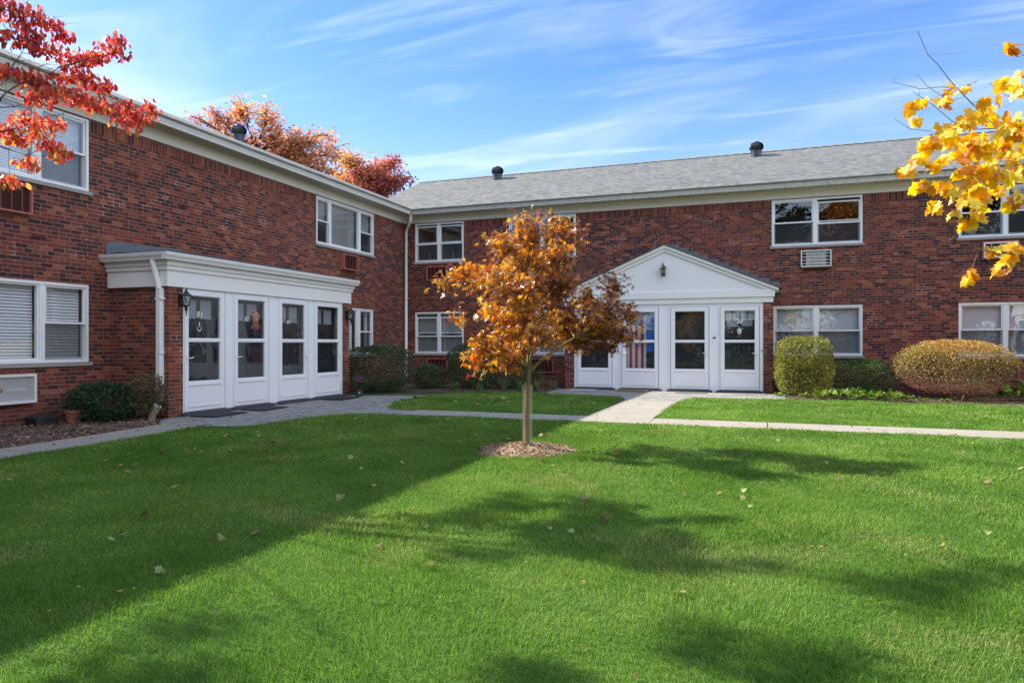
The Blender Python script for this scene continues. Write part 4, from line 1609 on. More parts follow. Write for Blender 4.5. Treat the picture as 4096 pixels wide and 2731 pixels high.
def oval_leaf():
    v = [(0, 0, 0), (.25, .22, .05), (.55, .28, .05), (.82, .15, -.02), (1, 0, -.12), (.82, -.15, -.02), (.55, -.28, .05), (.25, -.22, .05), (.5, 0, 0)]
    return np.array(v), np.array([(8, i, (i + 1) % 8) for i in range(8)])


def tri_leaf():
    return np.array([(0, 0, 0), (.45, .30, .05), (1, 0, -.06), (.45, -.30, .05)]), np.array([(0, 1, 2), (0, 2, 3)])


CURL = np.random.default_rng(17)


def unit(a):
    return a / np.maximum(np.linalg.norm(a, axis=1, keepdims=True), 1e-9)


def leaf_arrays(tpl, pos, axis, nrm, size):
    tv, tf = tpl
    ax = unit(axis)
    nz = unit(nrm - ax * np.sum(nrm * ax, axis=1, keepdims=True))
    ay = np.cross(nz, ax)
    B = np.stack([ax, ay, nz], axis=1)              # (N,3,3)
    curl = CURL.uniform(-.6, 2.6, len(pos))           # no two leaves cup alike
    bendx = CURL.normal(size=len(pos)) * .25
    tz = tv[None, :, 2] * curl[:, None] + bendx[:, None] * tv[None, :, 0] * tv[None, :, 1]
    tw = np.stack([np.broadcast_to(tv[None, :, 0], tz.shape), np.broadcast_to(tv[None, :, 1], tz.shape), tz], 2)
    V = np.einsum('nvk,nkj->nvj', tw, B) * size[:, None, None] + pos[:, None, :]
    F = tf[None] + (np.arange(len(pos)) * len(tv))[:, None, None]
    return V.reshape(-1, 3), F.reshape(-1, 3), len(tf)


def rand_axes(n, hang, rng):
    h = rng.normal(size=(n, 3))
    h[:, 2] *= .35
    a = unit(h) * (1 - hang) + np.array([0, 0, -1.0]) * hang
    up = rng.normal(size=(n, 3)) * .75 + np.array([0, 0, 1.0]) * (1 - hang * .6)
    return a, up


def ellip(c, n, rng, p=.45):
    d = unit(rng.normal(size=(n, 3)))
    r = rng.random((n, 1)) ** p
    return np.array(c[:3]) + d * r * np.array([c[3], c[3], c[4]])


def tree(root, clusters, trunk, limb_from, n_leaf, tpl, lmat, bmat, size, hang, seed, r_trunk, twig_every=14, rtw=.0035, cl_rnd=.3, limb_r=.5, spread=.05, extra=None, min_twig=2, sides=7, limbs=()):
    rng = np.random.default_rng(seed)
    tr = M()
    tr.tube(*trunk, n=sides + 3)
    pts0 = [Vector(p) for p in trunk[0]]
    br = M()
    for lb in limbs:
        br.tube(*lb, n=7)
    P, cl_id = [], []
    wts = np.array([c[3] * c[3] * max(c[4], .04) ** .5 + 1e-4 for c in clusters]) ** .8
    wts /= wts.sum()
    tot = max(Vector(c[:3]).z for c in clusters)
    for ci, c in enumerate(clusters):
        cc = Vector(c[:3])
        # nearest fitting origin on the skeleton, below the cluster
        best = min(limb_from, key=lambda q: (Vector(q) - cc).length + max(0, (Vector(q).z - cc.z)) * 2.0)
        b = Vector(best)
        L = (cc - b).length
        mid = b.lerp(cc, .5) + Vector((rng.normal() * .06, rng.normal() * .06, .10)) * L
        lp = []
        for i in range(7):
            t = i / 6
            q = b * (1 - t) ** 2 + mid * 2 * t * (1 - t) + cc * t * t
            lp.append(q + Vector(rng.normal(size=3) * L * .012))
        rr = max(rtw * 1.6, min(r_trunk * limb_r, .012 * L + rtw * 2))
        br.tube(lp, [rr * (1 - .72 * i / 6) for i in range(7)], sides - 2)
        n = max(3, int(n_leaf * wts[ci]))
        nt = max(min_twig, n // twig_every)
        ends = ellip(c, nt, rng, .5)
        per = np.array_split(np.arange(n), nt)
        for k in range(nt):
            s = lp[int(rng.integers(3, 7))]
            e = Vector(ends[k])
            m_ = s.lerp(e, .5) + Vector(rng.normal(size=3)) * (e - s).length * .12
            br.tube([s, m_, e], [rtw * 1.3, rtw, rtw * .6], 3, cap=False)
            nk = len(per[k])
            if nk == 0:
                continue
            t = rng.random(nk) ** .6
            A = np.array(s)[None] * ((1 - t) ** 2)[:, None] + np.array(m_)[None] * (2 * t * (1 - t))[:, None] + np.array(e)[None] * (t * t)[:, None]
            P.append(A + rng.normal(size=(nk, 3)) * spread)
            cl_id += [ci] * nk
    P = np.concatenate(P)
    n = len(P)
    a, up = rand_axes(n, hang, rng)
    cen = np.mean([c[:3] for c in clusters], axis=0)
    outw = unit(P - cen)
    a = a + outw * .35
    sz = size * rng.uniform(.65, 1.15, n)
    V, F, k = leaf_arrays(tpl, P, a, up, sz)
    base = rng.random(len(clusters))
    rn = np.clip(rng.random(n) * (1 - cl_rnd) + base[np.array(cl_id)] * cl_rnd, 0, 1)
    if extra is not None:
        rn = np.clip(extra(P, rn, rng), 0, 1)
    tr.build('trunk', bmat, root, smooth=True)
    br.build('branches', bmat, root, smooth=True)
    np_mesh('crown', V, F, lmat, root, np.repeat(rn, k))
    return root


def bark(name, a, b, sc=18):
    g = N(name)
    p = g.obj()
    mp = g.n('ShaderNodeMapping', {0: p, 'Scale': (1, 1, .25)}).outputs[0]
    n = g.noise(mp, sc, 6, .65)
    return g.done(g.pbsdf(g.mix(n, a, b), .9, .15, g.bump(n, .7, .02)))


MAPLE = [(8.23,-11.97,2.62,0.34,0.22),(8.56,-11.53,2.66,0.27,0.22),(7.99,-12.27,2.45,0.25,0.21),(8.13,-11.68,2.34,0.56,0.29),(8.7,-12.22,2.25,0.29,0.29),(7.26,-12.32,2.01,0.17,0.08),(7.51,-12.12,2.1,0.29,0.2),(8.0,-12.58,1.99,0.34,0.23),(8.3,-12.69,1.83,0.43,0.28),(8.12,-11.37,1.99,0.5,0.33),(8.54,-11.64,1.95,0.32,0.32),(7.52,-12.44,1.61,0.12,0.07),(7.61,-11.66,1.69,0.27,0.19),(8.26,-12.28,1.51,0.5,0.27),(8.43,-11.47,1.54,0.49,0.3),(8.89,-11.94,1.77,0.23,0.2),(9.17,-11.63,1.99,0.23,0.21),(9.15,-12.04,1.66,0.32,0.22),(9.35,-11.56,1.65,0.18,0.2),(8.94,-11.5,1.44,0.45,0.18),(9.32,-11.57,1.36,0.25,0.08),(7.87,-12.52,1.27,0.27,0.17),(7.66,-12.39,1.07,0.17,0.13),(7.81,-11.8,1.29,0.32,0.22),(7.99,-12.06,1.07,0.25,0.09),(7.95,-11.32,1.21,0.28,0.16),(8.56,-12.49,1.32,0.29,0.14),(8.66,-11.49,1.29,0.32,0.1),(9.13,-11.64,1.23,0.21,0.05),(8.47,-11.77,2.68,0.21,0.13),(8.1,-11.91,2.78,0.15,0.12),(8.8,-11.76,2.53,0.16,0.12)]
mt = thing('maple_tree', 'small maple with orange and purple leaves in the middle of the lawn', 'tree', (8.22, -12.02, .08))
ML_ = leaf_mat('japanese_maple_leaf', [(0, (0.095, 0.040, 0.034)), (.24, (0.165, 0.068, 0.050)), (.42, (0.21, 0.080, 0.038)), (.52, (0.50, 0.20, 0.04)), (.72, (0.66, 0.33, 0.05)), (.88, (0.48, 0.38, 0.08)), (.95, (0.48, 0.035, 0.04)), (1, (0.52, 0.05, 0.05))], .48, .30, .9, 1.6)
tree(mt, MAPLE, ([(8.22, -12.02, .03), (8.215, -12.01, .35), (8.225, -12.0, .70), (8.23, -11.99, .98), (8.25, -11.98, 1.3), (8.22, -11.95, 1.75), (8.25, -11.9, 2.3)], [.042, .036, .032, .034, .024, .018, .008]),
     [(8.23, -11.99, .98), (8.24, -11.985, 1.15), (8.25, -11.98, 1.3), (8.235, -11.965, 1.55), (8.22, -11.95, 1.75), (8.235, -11.92, 2.05), (8.42, -11.93, 1.12), (8.75, -11.82, 1.34), (9.1, -11.7, 1.56), (7.95, -12.22, 1.12), (8.42, -12.17, 1.5)],
     8200, star_leaf(), ML_, bark('maple_bark', (0.11, 0.095, 0.04), (0.26, 0.22, 0.12)), .070, .42, 3, .04, 9, .0028, .25, .55, .055,
     extra=lambda P, r, rng: r * .95 + np.clip((8.45 - P[:, 0]) * .16, -.16, .08) + .06 * np.sin(P[:, 2] * 9),
     limbs=[([(8.23, -11.99, .93), (8.42, -11.93, 1.12), (8.75, -11.82, 1.34), (9.1, -11.7, 1.56)], [.021, .017, .012, .006]), ([(8.23, -11.99, .98), (8.10, -12.10, 1.08), (7.85, -12.3, 1.16)], [.014, .010, .005]), ([(8.235, -11.985, 1.02), (8.36, -12.1, 1.35), (8.5, -12.25, 1.75)], [.017, .012, .006])])
# chips and mesh guard round its trunk
mo = M()
n = 40
ring_pts = []
for r_, h in ((1.0, -.005), (.82, .022), (.5, .05), (.2, .07)):
    for i in range(n):
        t = 2 * math.pi * i / n
        w = 1 + .07 * math.sin(3 * t + 1) + .05 * math.sin(5 * t)
        ring_pts.append((8.2 + .62 * r_ * w * math.cos(t), -12.02 + .60 * r_ * w * math.sin(t), h + .006 * math.sin(7 * t) * (r_ < 1)))
mo.add(ring_pts + [(8.2, -12.02, .075)], [(k * n + i, k * n + (i + 1) % n, k * n + n + (i + 1) % n, k * n + n + i) for k in range(3) for i in range(n)] + [(3 * n + i, 3 * n + (i + 1) % n, 4 * n) for i in range(n)])
tag(mo.build('mulch_mound', CHIPS, smooth=True), kind='structure')
gd = M()
rg, gx, gy = .058, 8.225, -12.01
for i in range(22):
    t = 2 * math.pi * i / 22
    gd.tube([(gx + rg * math.cos(t), gy + rg * math.sin(t), .06), (gx + rg * math.cos(t + .04), gy + rg * math.sin(t + .04), .785)], .0012, 3, cap=False)
for k in range(46):
    z = .065 + k * .0158
    gd.tube([(gx + rg * math.cos(t), gy + rg * math.sin(t), z) for t in np.linspace(0, 2 * math.pi, 15)], .0012, 3, cap=False)
tag(gd.build('trunk_guard', MESHW), 'wire mesh guard round the trunk of the small maple', 'tree guard')

OAK1 = [(-12.5,6.87,12.48,1.14,0.67),(-14.41,7.23,12.35,1.18,0.81),(-10.8,6.42,11.9,0.97,0.81),(-14.84,6.01,12.11,0.58,0.25),(-10.93,7.44,11.03,1.46,1.04),(-13.61,7.53,11.0,1.93,1.07),(-9.14,7.03,10.53,1.21,0.91),(-8.65,8.27,11.19,0.67,0.46),(-8.39,8.36,10.36,0.79,0.71),(-10.59,8.63,9.82,1.71,0.96),(-11.72,7.15,9.36,1.66,0.94),(-14.81,7.09,11.11,1.5,1.07),(-15.04,5.94,10.82,1.04,0.94),(-8.38,7.31,9.32,1.11,0.71),(-12.4,6.7,10.2,2.2,1.3),(-9.9,7.6,10.2,1.6,1.2),(-13.6,6.6,9.6,1.8,1.2)]
OAK2 = [(-10.64,12.87,11.43,1.01,0.62),(-9.96,13.12,10.47,1.44,0.96),(-9.31,14.42,11.37,0.88,0.54),(-8.12,13.79,11.4,0.53,0.34),(-7.77,12.85,9.99,0.98,0.84),(-9.51,13.28,9.39,1.44,0.72),(-7.58,13.99,10.3,0.34,0.48),(-9.06,13.44,10.59,1.08,0.96),(-11.66,13.56,10.34,1.23,0.98),(-9.4,13.3,9.9,1.7,1.1),(-10.9,13.2,9.7,1.5,1.2)]
OB = bark('oak_bark', (0.06, 0.05, 0.042), (0.13, 0.11, 0.09), 5)
t = thing('oak_tree', 'tall orange-leaved oak rising behind the roof of the left wing', 'tree', (-12.2, 7.2, 0))
tree(t, OAK1, ([(-12.2, 7.2, 0), (-12.1, 7.2, 4), (-12.2, 7.3, 7.5), (-11.9, 7.3, 9.5), (-12.1, 7.2, 11.2)], [.30, .24, .18, .11, .05]), [(-12.2, 7.25, 7.0), (-12.1, 7.3, 8.2), (-11.9, 7.3, 9.5), (-12.0, 7.2, 10.4)],
     12500, tri_leaf(), leaf_mat('oak_leaf', [(0, (0.38, 0.17, 0.11)), (.4, (0.60, 0.28, 0.16)), (.75, (0.72, 0.38, 0.20)), (1, (0.76, 0.52, 0.24))], .5, .55, .3, 1.25), OB, .20, .35, 5, .3, 16, .016, .45, .4, .16)
t = thing('red_oak_tree', 'rust red oak behind the roof corner right of the orange oak', 'tree', (-9.6, 13.3, 0))
tree(t, OAK2, ([(-9.6, 13.3, 0), (-9.6, 13.3, 5), (-9.5, 13.3, 8.2), (-9.4, 13.4, 10.2)], [.26, .2, .13, .05]), [(-9.6, 13.3, 6.8), (-9.5, 13.3, 8.2), (-9.45, 13.35, 9.2)],
     11500, tri_leaf(), leaf_mat('red_oak_leaf', [(0, (0.34, 0.10, 0.09)), (.4, (0.54, 0.19, 0.14)), (.75, (0.66, 0.30, 0.17)), (1, (0.70, 0.46, 0.20))], .5, .55, .3, 1.25), OB, .20, .35, 6, .26, 16, .016, .45, .4, .16,
     extra=lambda P, r, rng: r * .75 + np.clip((-9.0 - P[:, 0]) * .30, -.2, .45))

DOG = [(4.35,-15.3,4.37,0.17,0.07),(4.42,-15.17,4.34,0.16,0.07),(4.47,-15.04,4.33,0.08,0.05),(4.49,-14.93,4.25,0.07,0.04),(4.28,-15.33,4.13,0.08,0.07),(4.35,-15.19,4.16,0.12,0.07),(4.42,-15.06,4.1,0.12,0.06),(4.46,-14.83,4.09,0.14,0.07),(4.52,-14.71,4.13,0.09,0.05),(4.64,-14.55,4.26,0.12,0.07),(4.6,-14.46,4.4,0.09,0.06),(4.52,-14.6,4.18,0.07,0.04),(4.28,-15.33,3.79,0.12,0.05),(4.35,-15.19,3.8,0.09,0.05),(4.47,-15.15,3.75,0.08,0.04),(4.47,-14.94,3.88,0.1,0.06),(4.53,-14.81,3.93,0.1,0.07),(4.61,-14.67,3.88,0.11,0.06),(4.59,-14.57,3.88,0.04,0.05),(4.44,-15.16,3.62,0.12,0.07),(4.51,-15.03,3.67,0.11,0.05),(4.57,-14.9,3.68,0.11,0.06),(4.64,-14.77,3.66,0.11,0.06),(4.71,-14.64,3.64,0.13,0.06),(4.78,-14.5,3.69,0.07,0.06),(4.85,-14.37,3.6,0.12,0.07),(4.88,-14.31,3.73,0.07,0.05),(4.81,-14.49,3.52,0.13,0.06),(4.43,-15.27,3.36,0.11,0.05),(4.48,-15.04,3.36,0.1,0.05),(4.28,-15.33,3.28,0.08,0.05),(4.3,-15.26,3.19,0.11,0.05),(4.42,-15.17,3.26,0.07,0.05),(4.47,-15.1,3.17,0.11,0.04),(4.56,-15.01,3.1,0.08,0.06),(4.35,-15.19,2.99,0.08,0.05),(4.29,-15.32,2.79,0.09,0.04)]
DTW = [[(4.31,-15.42,3.5),(4.33,-15.36,3.58),(4.37,-15.27,3.69),(4.41,-15.18,3.74),(4.46,-15.08,3.83),(4.5,-14.99,3.93),(4.54,-14.91,3.98)],[(4.23,-15.45,3.19),(4.33,-15.36,3.23),(4.37,-15.26,3.27),(4.41,-15.19,3.35),(4.44,-15.12,3.4),(4.51,-14.97,3.49)],[(4.31,-15.42,3.63),(4.32,-15.38,3.71),(4.35,-15.31,3.88),(4.37,-15.27,3.97),(4.39,-15.22,4.09)],[(4.37,-15.27,3.69),(4.45,-15.1,3.71),(4.56,-14.89,3.69),(4.67,-14.67,3.65),(4.79,-14.48,3.65),(4.86,-14.37,3.65)],[(4.5,-14.99,3.93),(4.58,-14.85,4.02),(4.65,-14.72,4.12),(4.7,-14.63,4.23)],[(4.31,-15.42,4.32),(4.36,-15.3,4.33),(4.42,-15.17,4.33),(4.48,-15.03,4.31)],[(4.26,-15.44,3.09),(4.33,-15.36,3.06),(4.39,-15.22,3.03),(4.46,-15.09,3.14)],[(4.41,-15.19,3.35),(4.45,-15.1,3.22),(4.5,-14.99,3.15)],[(4.35,-15.31,3.88),(4.41,-15.19,3.85),(4.46,-15.09,3.92)],[(4.41,-15.18,3.74),(4.46,-15.09,3.69),(4.5,-14.99,3.69)],[(4.23,-15.45,3.41),(4.35,-15.32,3.46),(4.4,-15.2,3.55)]]


def sprays(root, clusters, twigs, heads, trunk, n_leaf, tpl, lmat, bmat, size, hang, seed, wexp, rtw, off=None, fine=0, extra=None, tw_len=.12):
    """a tree seen close: its own drawn boughs, clusters of leaves along them"""
    rng = np.random.default_rng(seed)
    M().tube(*trunk, n=12).build('trunk', bmat, root, smooth=True)
    br = M()
    for h in heads:
        br.tube(*h, n=8)
    for tw in twigs:
        k = len(tw)
        L = sum((Vector(a) - Vector(b)).length for a, b in zip(tw[:-1], tw[1:]))
        r0 = rtw * (1 + 1.6 * L)
        pp = [Vector(p) + Vector(rng.normal(size=3)) * .006 for p in tw]
        br.tube(pp, [r0 * (1 - .6 * i / (k - 1)) for i in range(k)], 5)
    allp = np.array([p for tw in twigs for p in tw])
    w = np.array([c[3] * c[4] for c in clusters]) ** wexp
    w /= w.sum()
    P = []
    for c, ww in zip(clusters, w):
        n = max(3, int(n_leaf * ww))
        q = ellip(c, n, rng, .6)
        P.append(q)
        s = Vector(allp[np.argmin(np.linalg.norm(allp - np.array(c[:3]), axis=1))])
        e = Vector(c[:3])
        br.tube([s, s.lerp(e, .5) + Vector(rng.normal(size=3)) * .02, e], [rtw * .8, rtw * .6, rtw * .5], 4)
        for k in range(max(2, n // 7)):
            b = Vector(q[rng.integers(0, n)])
            br.tube([e, e.lerp(b, .5) + Vector(rng.normal(size=3)) * .015, b], [rtw * .5, rtw * .4, rtw * .25], 3, cap=False)
    for i in range(fine):
        s = Vector(allp[rng.integers(0, len(allp))])
        d = Vector(rng.normal(size=3)) * tw_len
        d.z = abs(d.z) * .4 - tw_len * .2
        br.tube([s, s + d * .5 + Vector(rng.normal(size=3)) * .015, s + d], [rtw * .5, rtw * .4, rtw * .2], 3, cap=False)
    if off is not None:
        o2 = []
        for c0 in off:
          for k in range(6):                      # ragged sub-clumps with gaps for the sun
            cc = ellip(c0, 1, rng, .5)[0]
            c = (*cc, c0[3] * rng.uniform(.28, .46), c0[4] * rng.uniform(.3, .5), c0[5] // 6)
            q = ellip(c, c[5], rng, .55)
            o2.append(q)
            br.tube([c0[:3], cc], [rtw * 1.4, rtw * .8], 4, cap=False)
            for k2 in range(c[5] // 14):
                b = Vector(q[rng.integers(0, len(q))])
                s = Vector(c[:3])
                br.tube([s, s.lerp(b, .5) + Vector(rng.normal(size=3)) * .06, b], [rtw * 1.2, rtw * .8, rtw * .4], 4, cap=False)
        P += o2
    P = np.concatenate(P)
    n = len(P)
    a, up = rand_axes(n, hang, rng)
    sz = size * rng.uniform(.62, 1.12, n)
    V, F, k = leaf_arrays(tpl, P, a, up, sz)
    rn = rng.random(n)
    if extra is not None:
        rn = np.clip(extra(P, rn, rng), 0, 1)
    br.build('branches', bmat, root, smooth=True)
    np_mesh('crown', V, F, lmat, root, np.repeat(rn, k))


DB = bark('dogwood_bark', (0.07, 0.055, 0.045), (0.15, 0.125, 0.10), 30)
t = thing('dogwood_tree', 'crimson-leaved tree reaching in from the left edge of the photo', 'tree', (3.35, -15.75, 0))
sprays(t, [(*c[:3], c[3] * 1.5, c[4] * 1.6) for c in DOG], DTW, [([(3.4, -15.72, 2.0), (3.8, -15.6, 2.7), (4.1, -15.5, 3.1), (4.27, -15.43, 3.3)], [0.0500, 0.0350, 0.0250, 0.0180]), ([(3.4, -15.72, 2.3), (3.8, -15.6, 3.0), (4.15, -15.5, 3.35), (4.31, -15.42, 3.5)], [0.0450, 0.0320, 0.0220, 0.0160]),
                     ([(3.35, -15.75, 2.4), (3.7, -15.7, 3.5), (4.1, -15.52, 4.1), (4.31, -15.42, 4.32)], [0.0450, 0.0340, 0.0220, 0.0140]), ([(3.35, -15.75, 2.5), (2.8, -16.6, 3.9), (2.0, -17.75, 4.9)], [0.0180, 0.0080, 0.0040]), ([(3.35, -15.75, 2.6), (3.6, -15.7, 4.4), (3.9, -15.5, 5.6)], [0.0279, 0.0150, 0.0060]), ([(3.35, -15.75, 2.6), (2.9, -15.2, 4.1), (2.35, -14.6, 5.0)], [0.0279, 0.0150, 0.0060]), ([(3.35, -15.75, 2.4), (3.4, -16.7, 3.7), (3.2, -17.7, 5.0)], [0.0160, 0.0080, 0.0040]), ([(3.35, -15.75, 2.6), (3.8, -16.2, 3.9), (4.3, -16.7, 5.0)], [0.0160, 0.0080, 0.0040]), ([(3.35, -15.75, 2.5), (2.5, -15.8, 3.7), (1.7, -15.9, 4.4)], [0.0248, 0.0120, 0.0060]),
                     ([(3.35, -15.75, 2.5), (3.1, -15.8, 4.0), (2.6, -15.8, 5.3)], [0.0310, 0.0160, 0.0072]), ([(3.35, -15.75, 2.6), (3.45, -15.65, 3.7), (3.6, -15.5, 4.7)], [0.0248, 0.0130, 0.0060])],
       ([(3.35, -15.75, 0), (3.37, -15.74, 1.0), (3.34, -15.75, 1.9), (3.35, -15.75, 2.6)], [.10, .08, .07, .055]),
       2500, oval_leaf(), leaf_mat('dogwood_leaf', [(0, (0.30, 0.06, 0.075)), (.28, (0.52, 0.085, 0.085)), (.52, (0.66, 0.16, 0.11)), (.76, (0.72, 0.32, 0.13)), (.93, (0.56, 0.36, 0.08)), (1, (0.16, 0.13, 0.05))], .48, .42, .45, 1.5), DB, .070, .62, 8, .60, .0036,
       [(3.6, -15.5, 4.7, .55, .5, 800), (2.35, -14.6, 5.0, .6, .35, 800), (3.9, -15.4, 5.6, .7, .3, 700), (2.7, -15.5, 5.2, .65, .4, 900), (2.0, -17.75, 4.9, .7, .25, 800), (3.2, -17.7, 5.0, .6, .25, 600), (4.3, -16.7, 5.0, .55, .35, 700), (1.7, -15.9, 4.4, .35, .25, 250)], 260,
       extra=lambda P, r, rng: r * .8 + .22 * np.clip((3.6 - P[:, 2]) * 1.2, -.5, 1))

YEL = [(12.01,-14.42,2.97,0.05,0.04),(11.83,-14.38,2.91,0.05,0.03),(11.84,-14.27,2.83,0.03,0.04),(11.97,-14.43,2.9,0.05,0.05),(12.22,-14.45,2.88,0.06,0.03),(12.14,-14.26,3.02,0.03,0.03),(12.33,-14.51,2.96,0.06,0.04),(12.49,-14.03,3.03,0.06,0.04),(12.12,-14.38,2.76,0.11,0.06),(12.31,-14.1,2.89,0.07,0.05),(11.98,-14.33,2.73,0.08,0.05),(11.87,-14.58,2.59,0.08,0.05),(12.09,-14.18,2.69,0.07,0.05),(12.1,-14.6,2.58,0.08,0.06),(12.35,-14.19,2.77,0.1,0.06),(12.34,-14.51,2.67,0.07,0.07),(11.84,-14.37,2.54,0.06,0.04),(11.74,-14.52,2.43,0.05,0.03),(11.95,-14.33,2.51,0.07,0.04),(12.07,-14.4,2.53,0.09,0.05),(12.17,-14.58,2.52,0.09,0.06),(12.42,-14.06,2.66,0.11,0.07),(12.43,-14.26,2.55,0.06,0.07),(12.12,-14.27,2.45,0.08,0.04),(12.23,-14.34,2.46,0.09,0.05),(12.31,-14.42,2.37,0.1,0.05),(12.5,-14.03,2.47,0.06,0.06),(11.84,-14.48,2.32,0.06,0.04),(11.98,-14.33,2.35,0.04,0.03),(12.07,-14.29,2.33,0.07,0.04),(12.15,-14.37,2.34,0.07,0.05),(12.1,-14.6,2.23,0.09,0.07),(11.95,-14.33,2.21,0.06,0.05),(12.03,-14.41,2.15,0.04,0.02),(12.23,-14.23,2.21,0.06,0.05),(12.11,-14.49,2.09,0.06,0.05),(12.43,-14.26,2.24,0.06,0.06),(12.38,-14.07,2.35,0.07,0.05),(12.3,-14.31,1.9,0.06,0.02),(12.44,-14.16,1.85,0.05,0.04),(12.36,-14.29,1.77,0.04,0.04),(12.45,-14.26,1.92,0.05,0.02),(12.14,-14.37,1.72,0.04,0.05),(12.41,-14.17,1.95,0.04,0.02),(12.39,-14.28,3.26,0.02,0.01),(12.39,-14.28,3.23,0.02,0.01)]
YTW = [[(11.81,-14.49,3.34),(11.88,-14.47,3.19),(11.94,-14.44,3.12),(12.02,-14.42,3.01),(12.15,-14.37,2.87),(12.29,-14.32,2.74)],[(11.66,-14.55,3.02),(11.83,-14.48,2.96),(11.96,-14.44,2.96),(12.03,-14.41,2.98)],[(11.78,-14.51,2.95),(11.91,-14.46,2.85),(12.03,-14.41,2.75),(12.16,-14.36,2.69),(12.29,-14.32,2.71)],[(11.66,-14.55,2.77),(11.77,-14.51,2.7),(11.9,-14.46,2.67)],[(11.83,-14.49,2.05),(12.03,-14.41,1.97),(12.2,-14.35,1.9),(12.4,-14.28,1.87),(12.53,-14.23,1.84)],[(11.81,-14.49,3.07),(11.88,-14.47,2.99),(11.95,-14.44,2.92)],[(11.72,-14.53,2.84),(11.83,-14.48,2.82)],[(12.15,-14.37,1.76),(12.2,-14.35,1.89)],[(12.29,-14.32,2.74),(12.48,-14.25,2.6),(12.64,-14.19,2.46)],[(12.07,-14.4,2.41),(11.96,-14.44,2.32),(11.88,-14.47,2.29)],[(12.48,-14.25,2.48),(12.31,-14.31,2.47),(12.16,-14.36,2.39),(12.03,-14.41,2.34)],[(12.27,-14.32,3.0),(12.36,-14.29,2.92),(12.42,-14.27,2.88)],[(12.42,-14.27,3.22),(12.48,-14.25,3.18),(12.59,-14.21,3.1)],[(12.16,-14.36,3.01),(12.09,-14.39,2.92),(12.02,-14.42,2.88)]]
t = thing('yellow_maple_tree', 'golden yellow maple branches reaching in at the right edge of the photo', 'tree', (14.1, -13.3, 0))
sprays(t, YEL, [tw[::-1] for tw in YTW], [([(14.1, -13.3, 1.6), (13.5, -13.7, 2.2), (13.0, -14.05, 2.4), (12.64, -14.19, 2.46)], [.05, .03, .018, .011]), ([(14.1, -13.3, 1.3), (13.4, -13.8, 1.7), (12.9, -14.05, 1.82), (12.53, -14.23, 1.84)], [.04, .022, .012, .006]), ([(14.1, -13.3, 2.0), (13.5, -13.8, 2.8), (12.9, -14.1, 3.1), (12.59, -14.21, 3.1)], [.045, .025, .014, .006]),
                     ([(14.1, -13.3, 2.2), (14.6, -13.2, 3.6), (14.8, -13.3, 4.6)], [.05, .03, .012]), ([(13.0, -14.05, 2.4), (12.7, -14.1, 2.45), (12.48, -14.25, 2.48)], [.016, .01, .005])],
       ([(14.1, -13.3, 0), (14.12, -13.3, .8), (14.1, -13.3, 1.6), (14.1, -13.3, 2.2)], [.09, .075, .065, .05]),
       400, maple_leaf(), leaf_mat('yellow_maple_leaf', [(0, (0.50, 0.21, 0.045)), (.15, (0.64, 0.33, 0.045)), (.38, (0.80, 0.54, 0.06)), (.8, (0.86, 0.67, 0.08)), (1, (0.74, 0.66, 0.12))], .48, .4, .45, 1.3), bark('young_maple_bark', (0.15, 0.10, 0.075), (0.26, 0.19, 0.15), 40), .094, .5, 9, .72, .0019,
       [(13.2, -13.9, 2.7, .55, .5, 130), (13.9, -13.3, 3.5, .8, .6, 160), (14.6, -13.0, 3.0, .8, .6, 120), (13.0, -13.8, 3.5, .4, .35, 50)], 30, tw_len=.16)
# ------------------------------------------------------------------ clipped shrubs and bed plants
TWIG = bark('shrub_twig', (0.05, 0.038, 0.028), (0.12, 0.09, 0.065), 30)


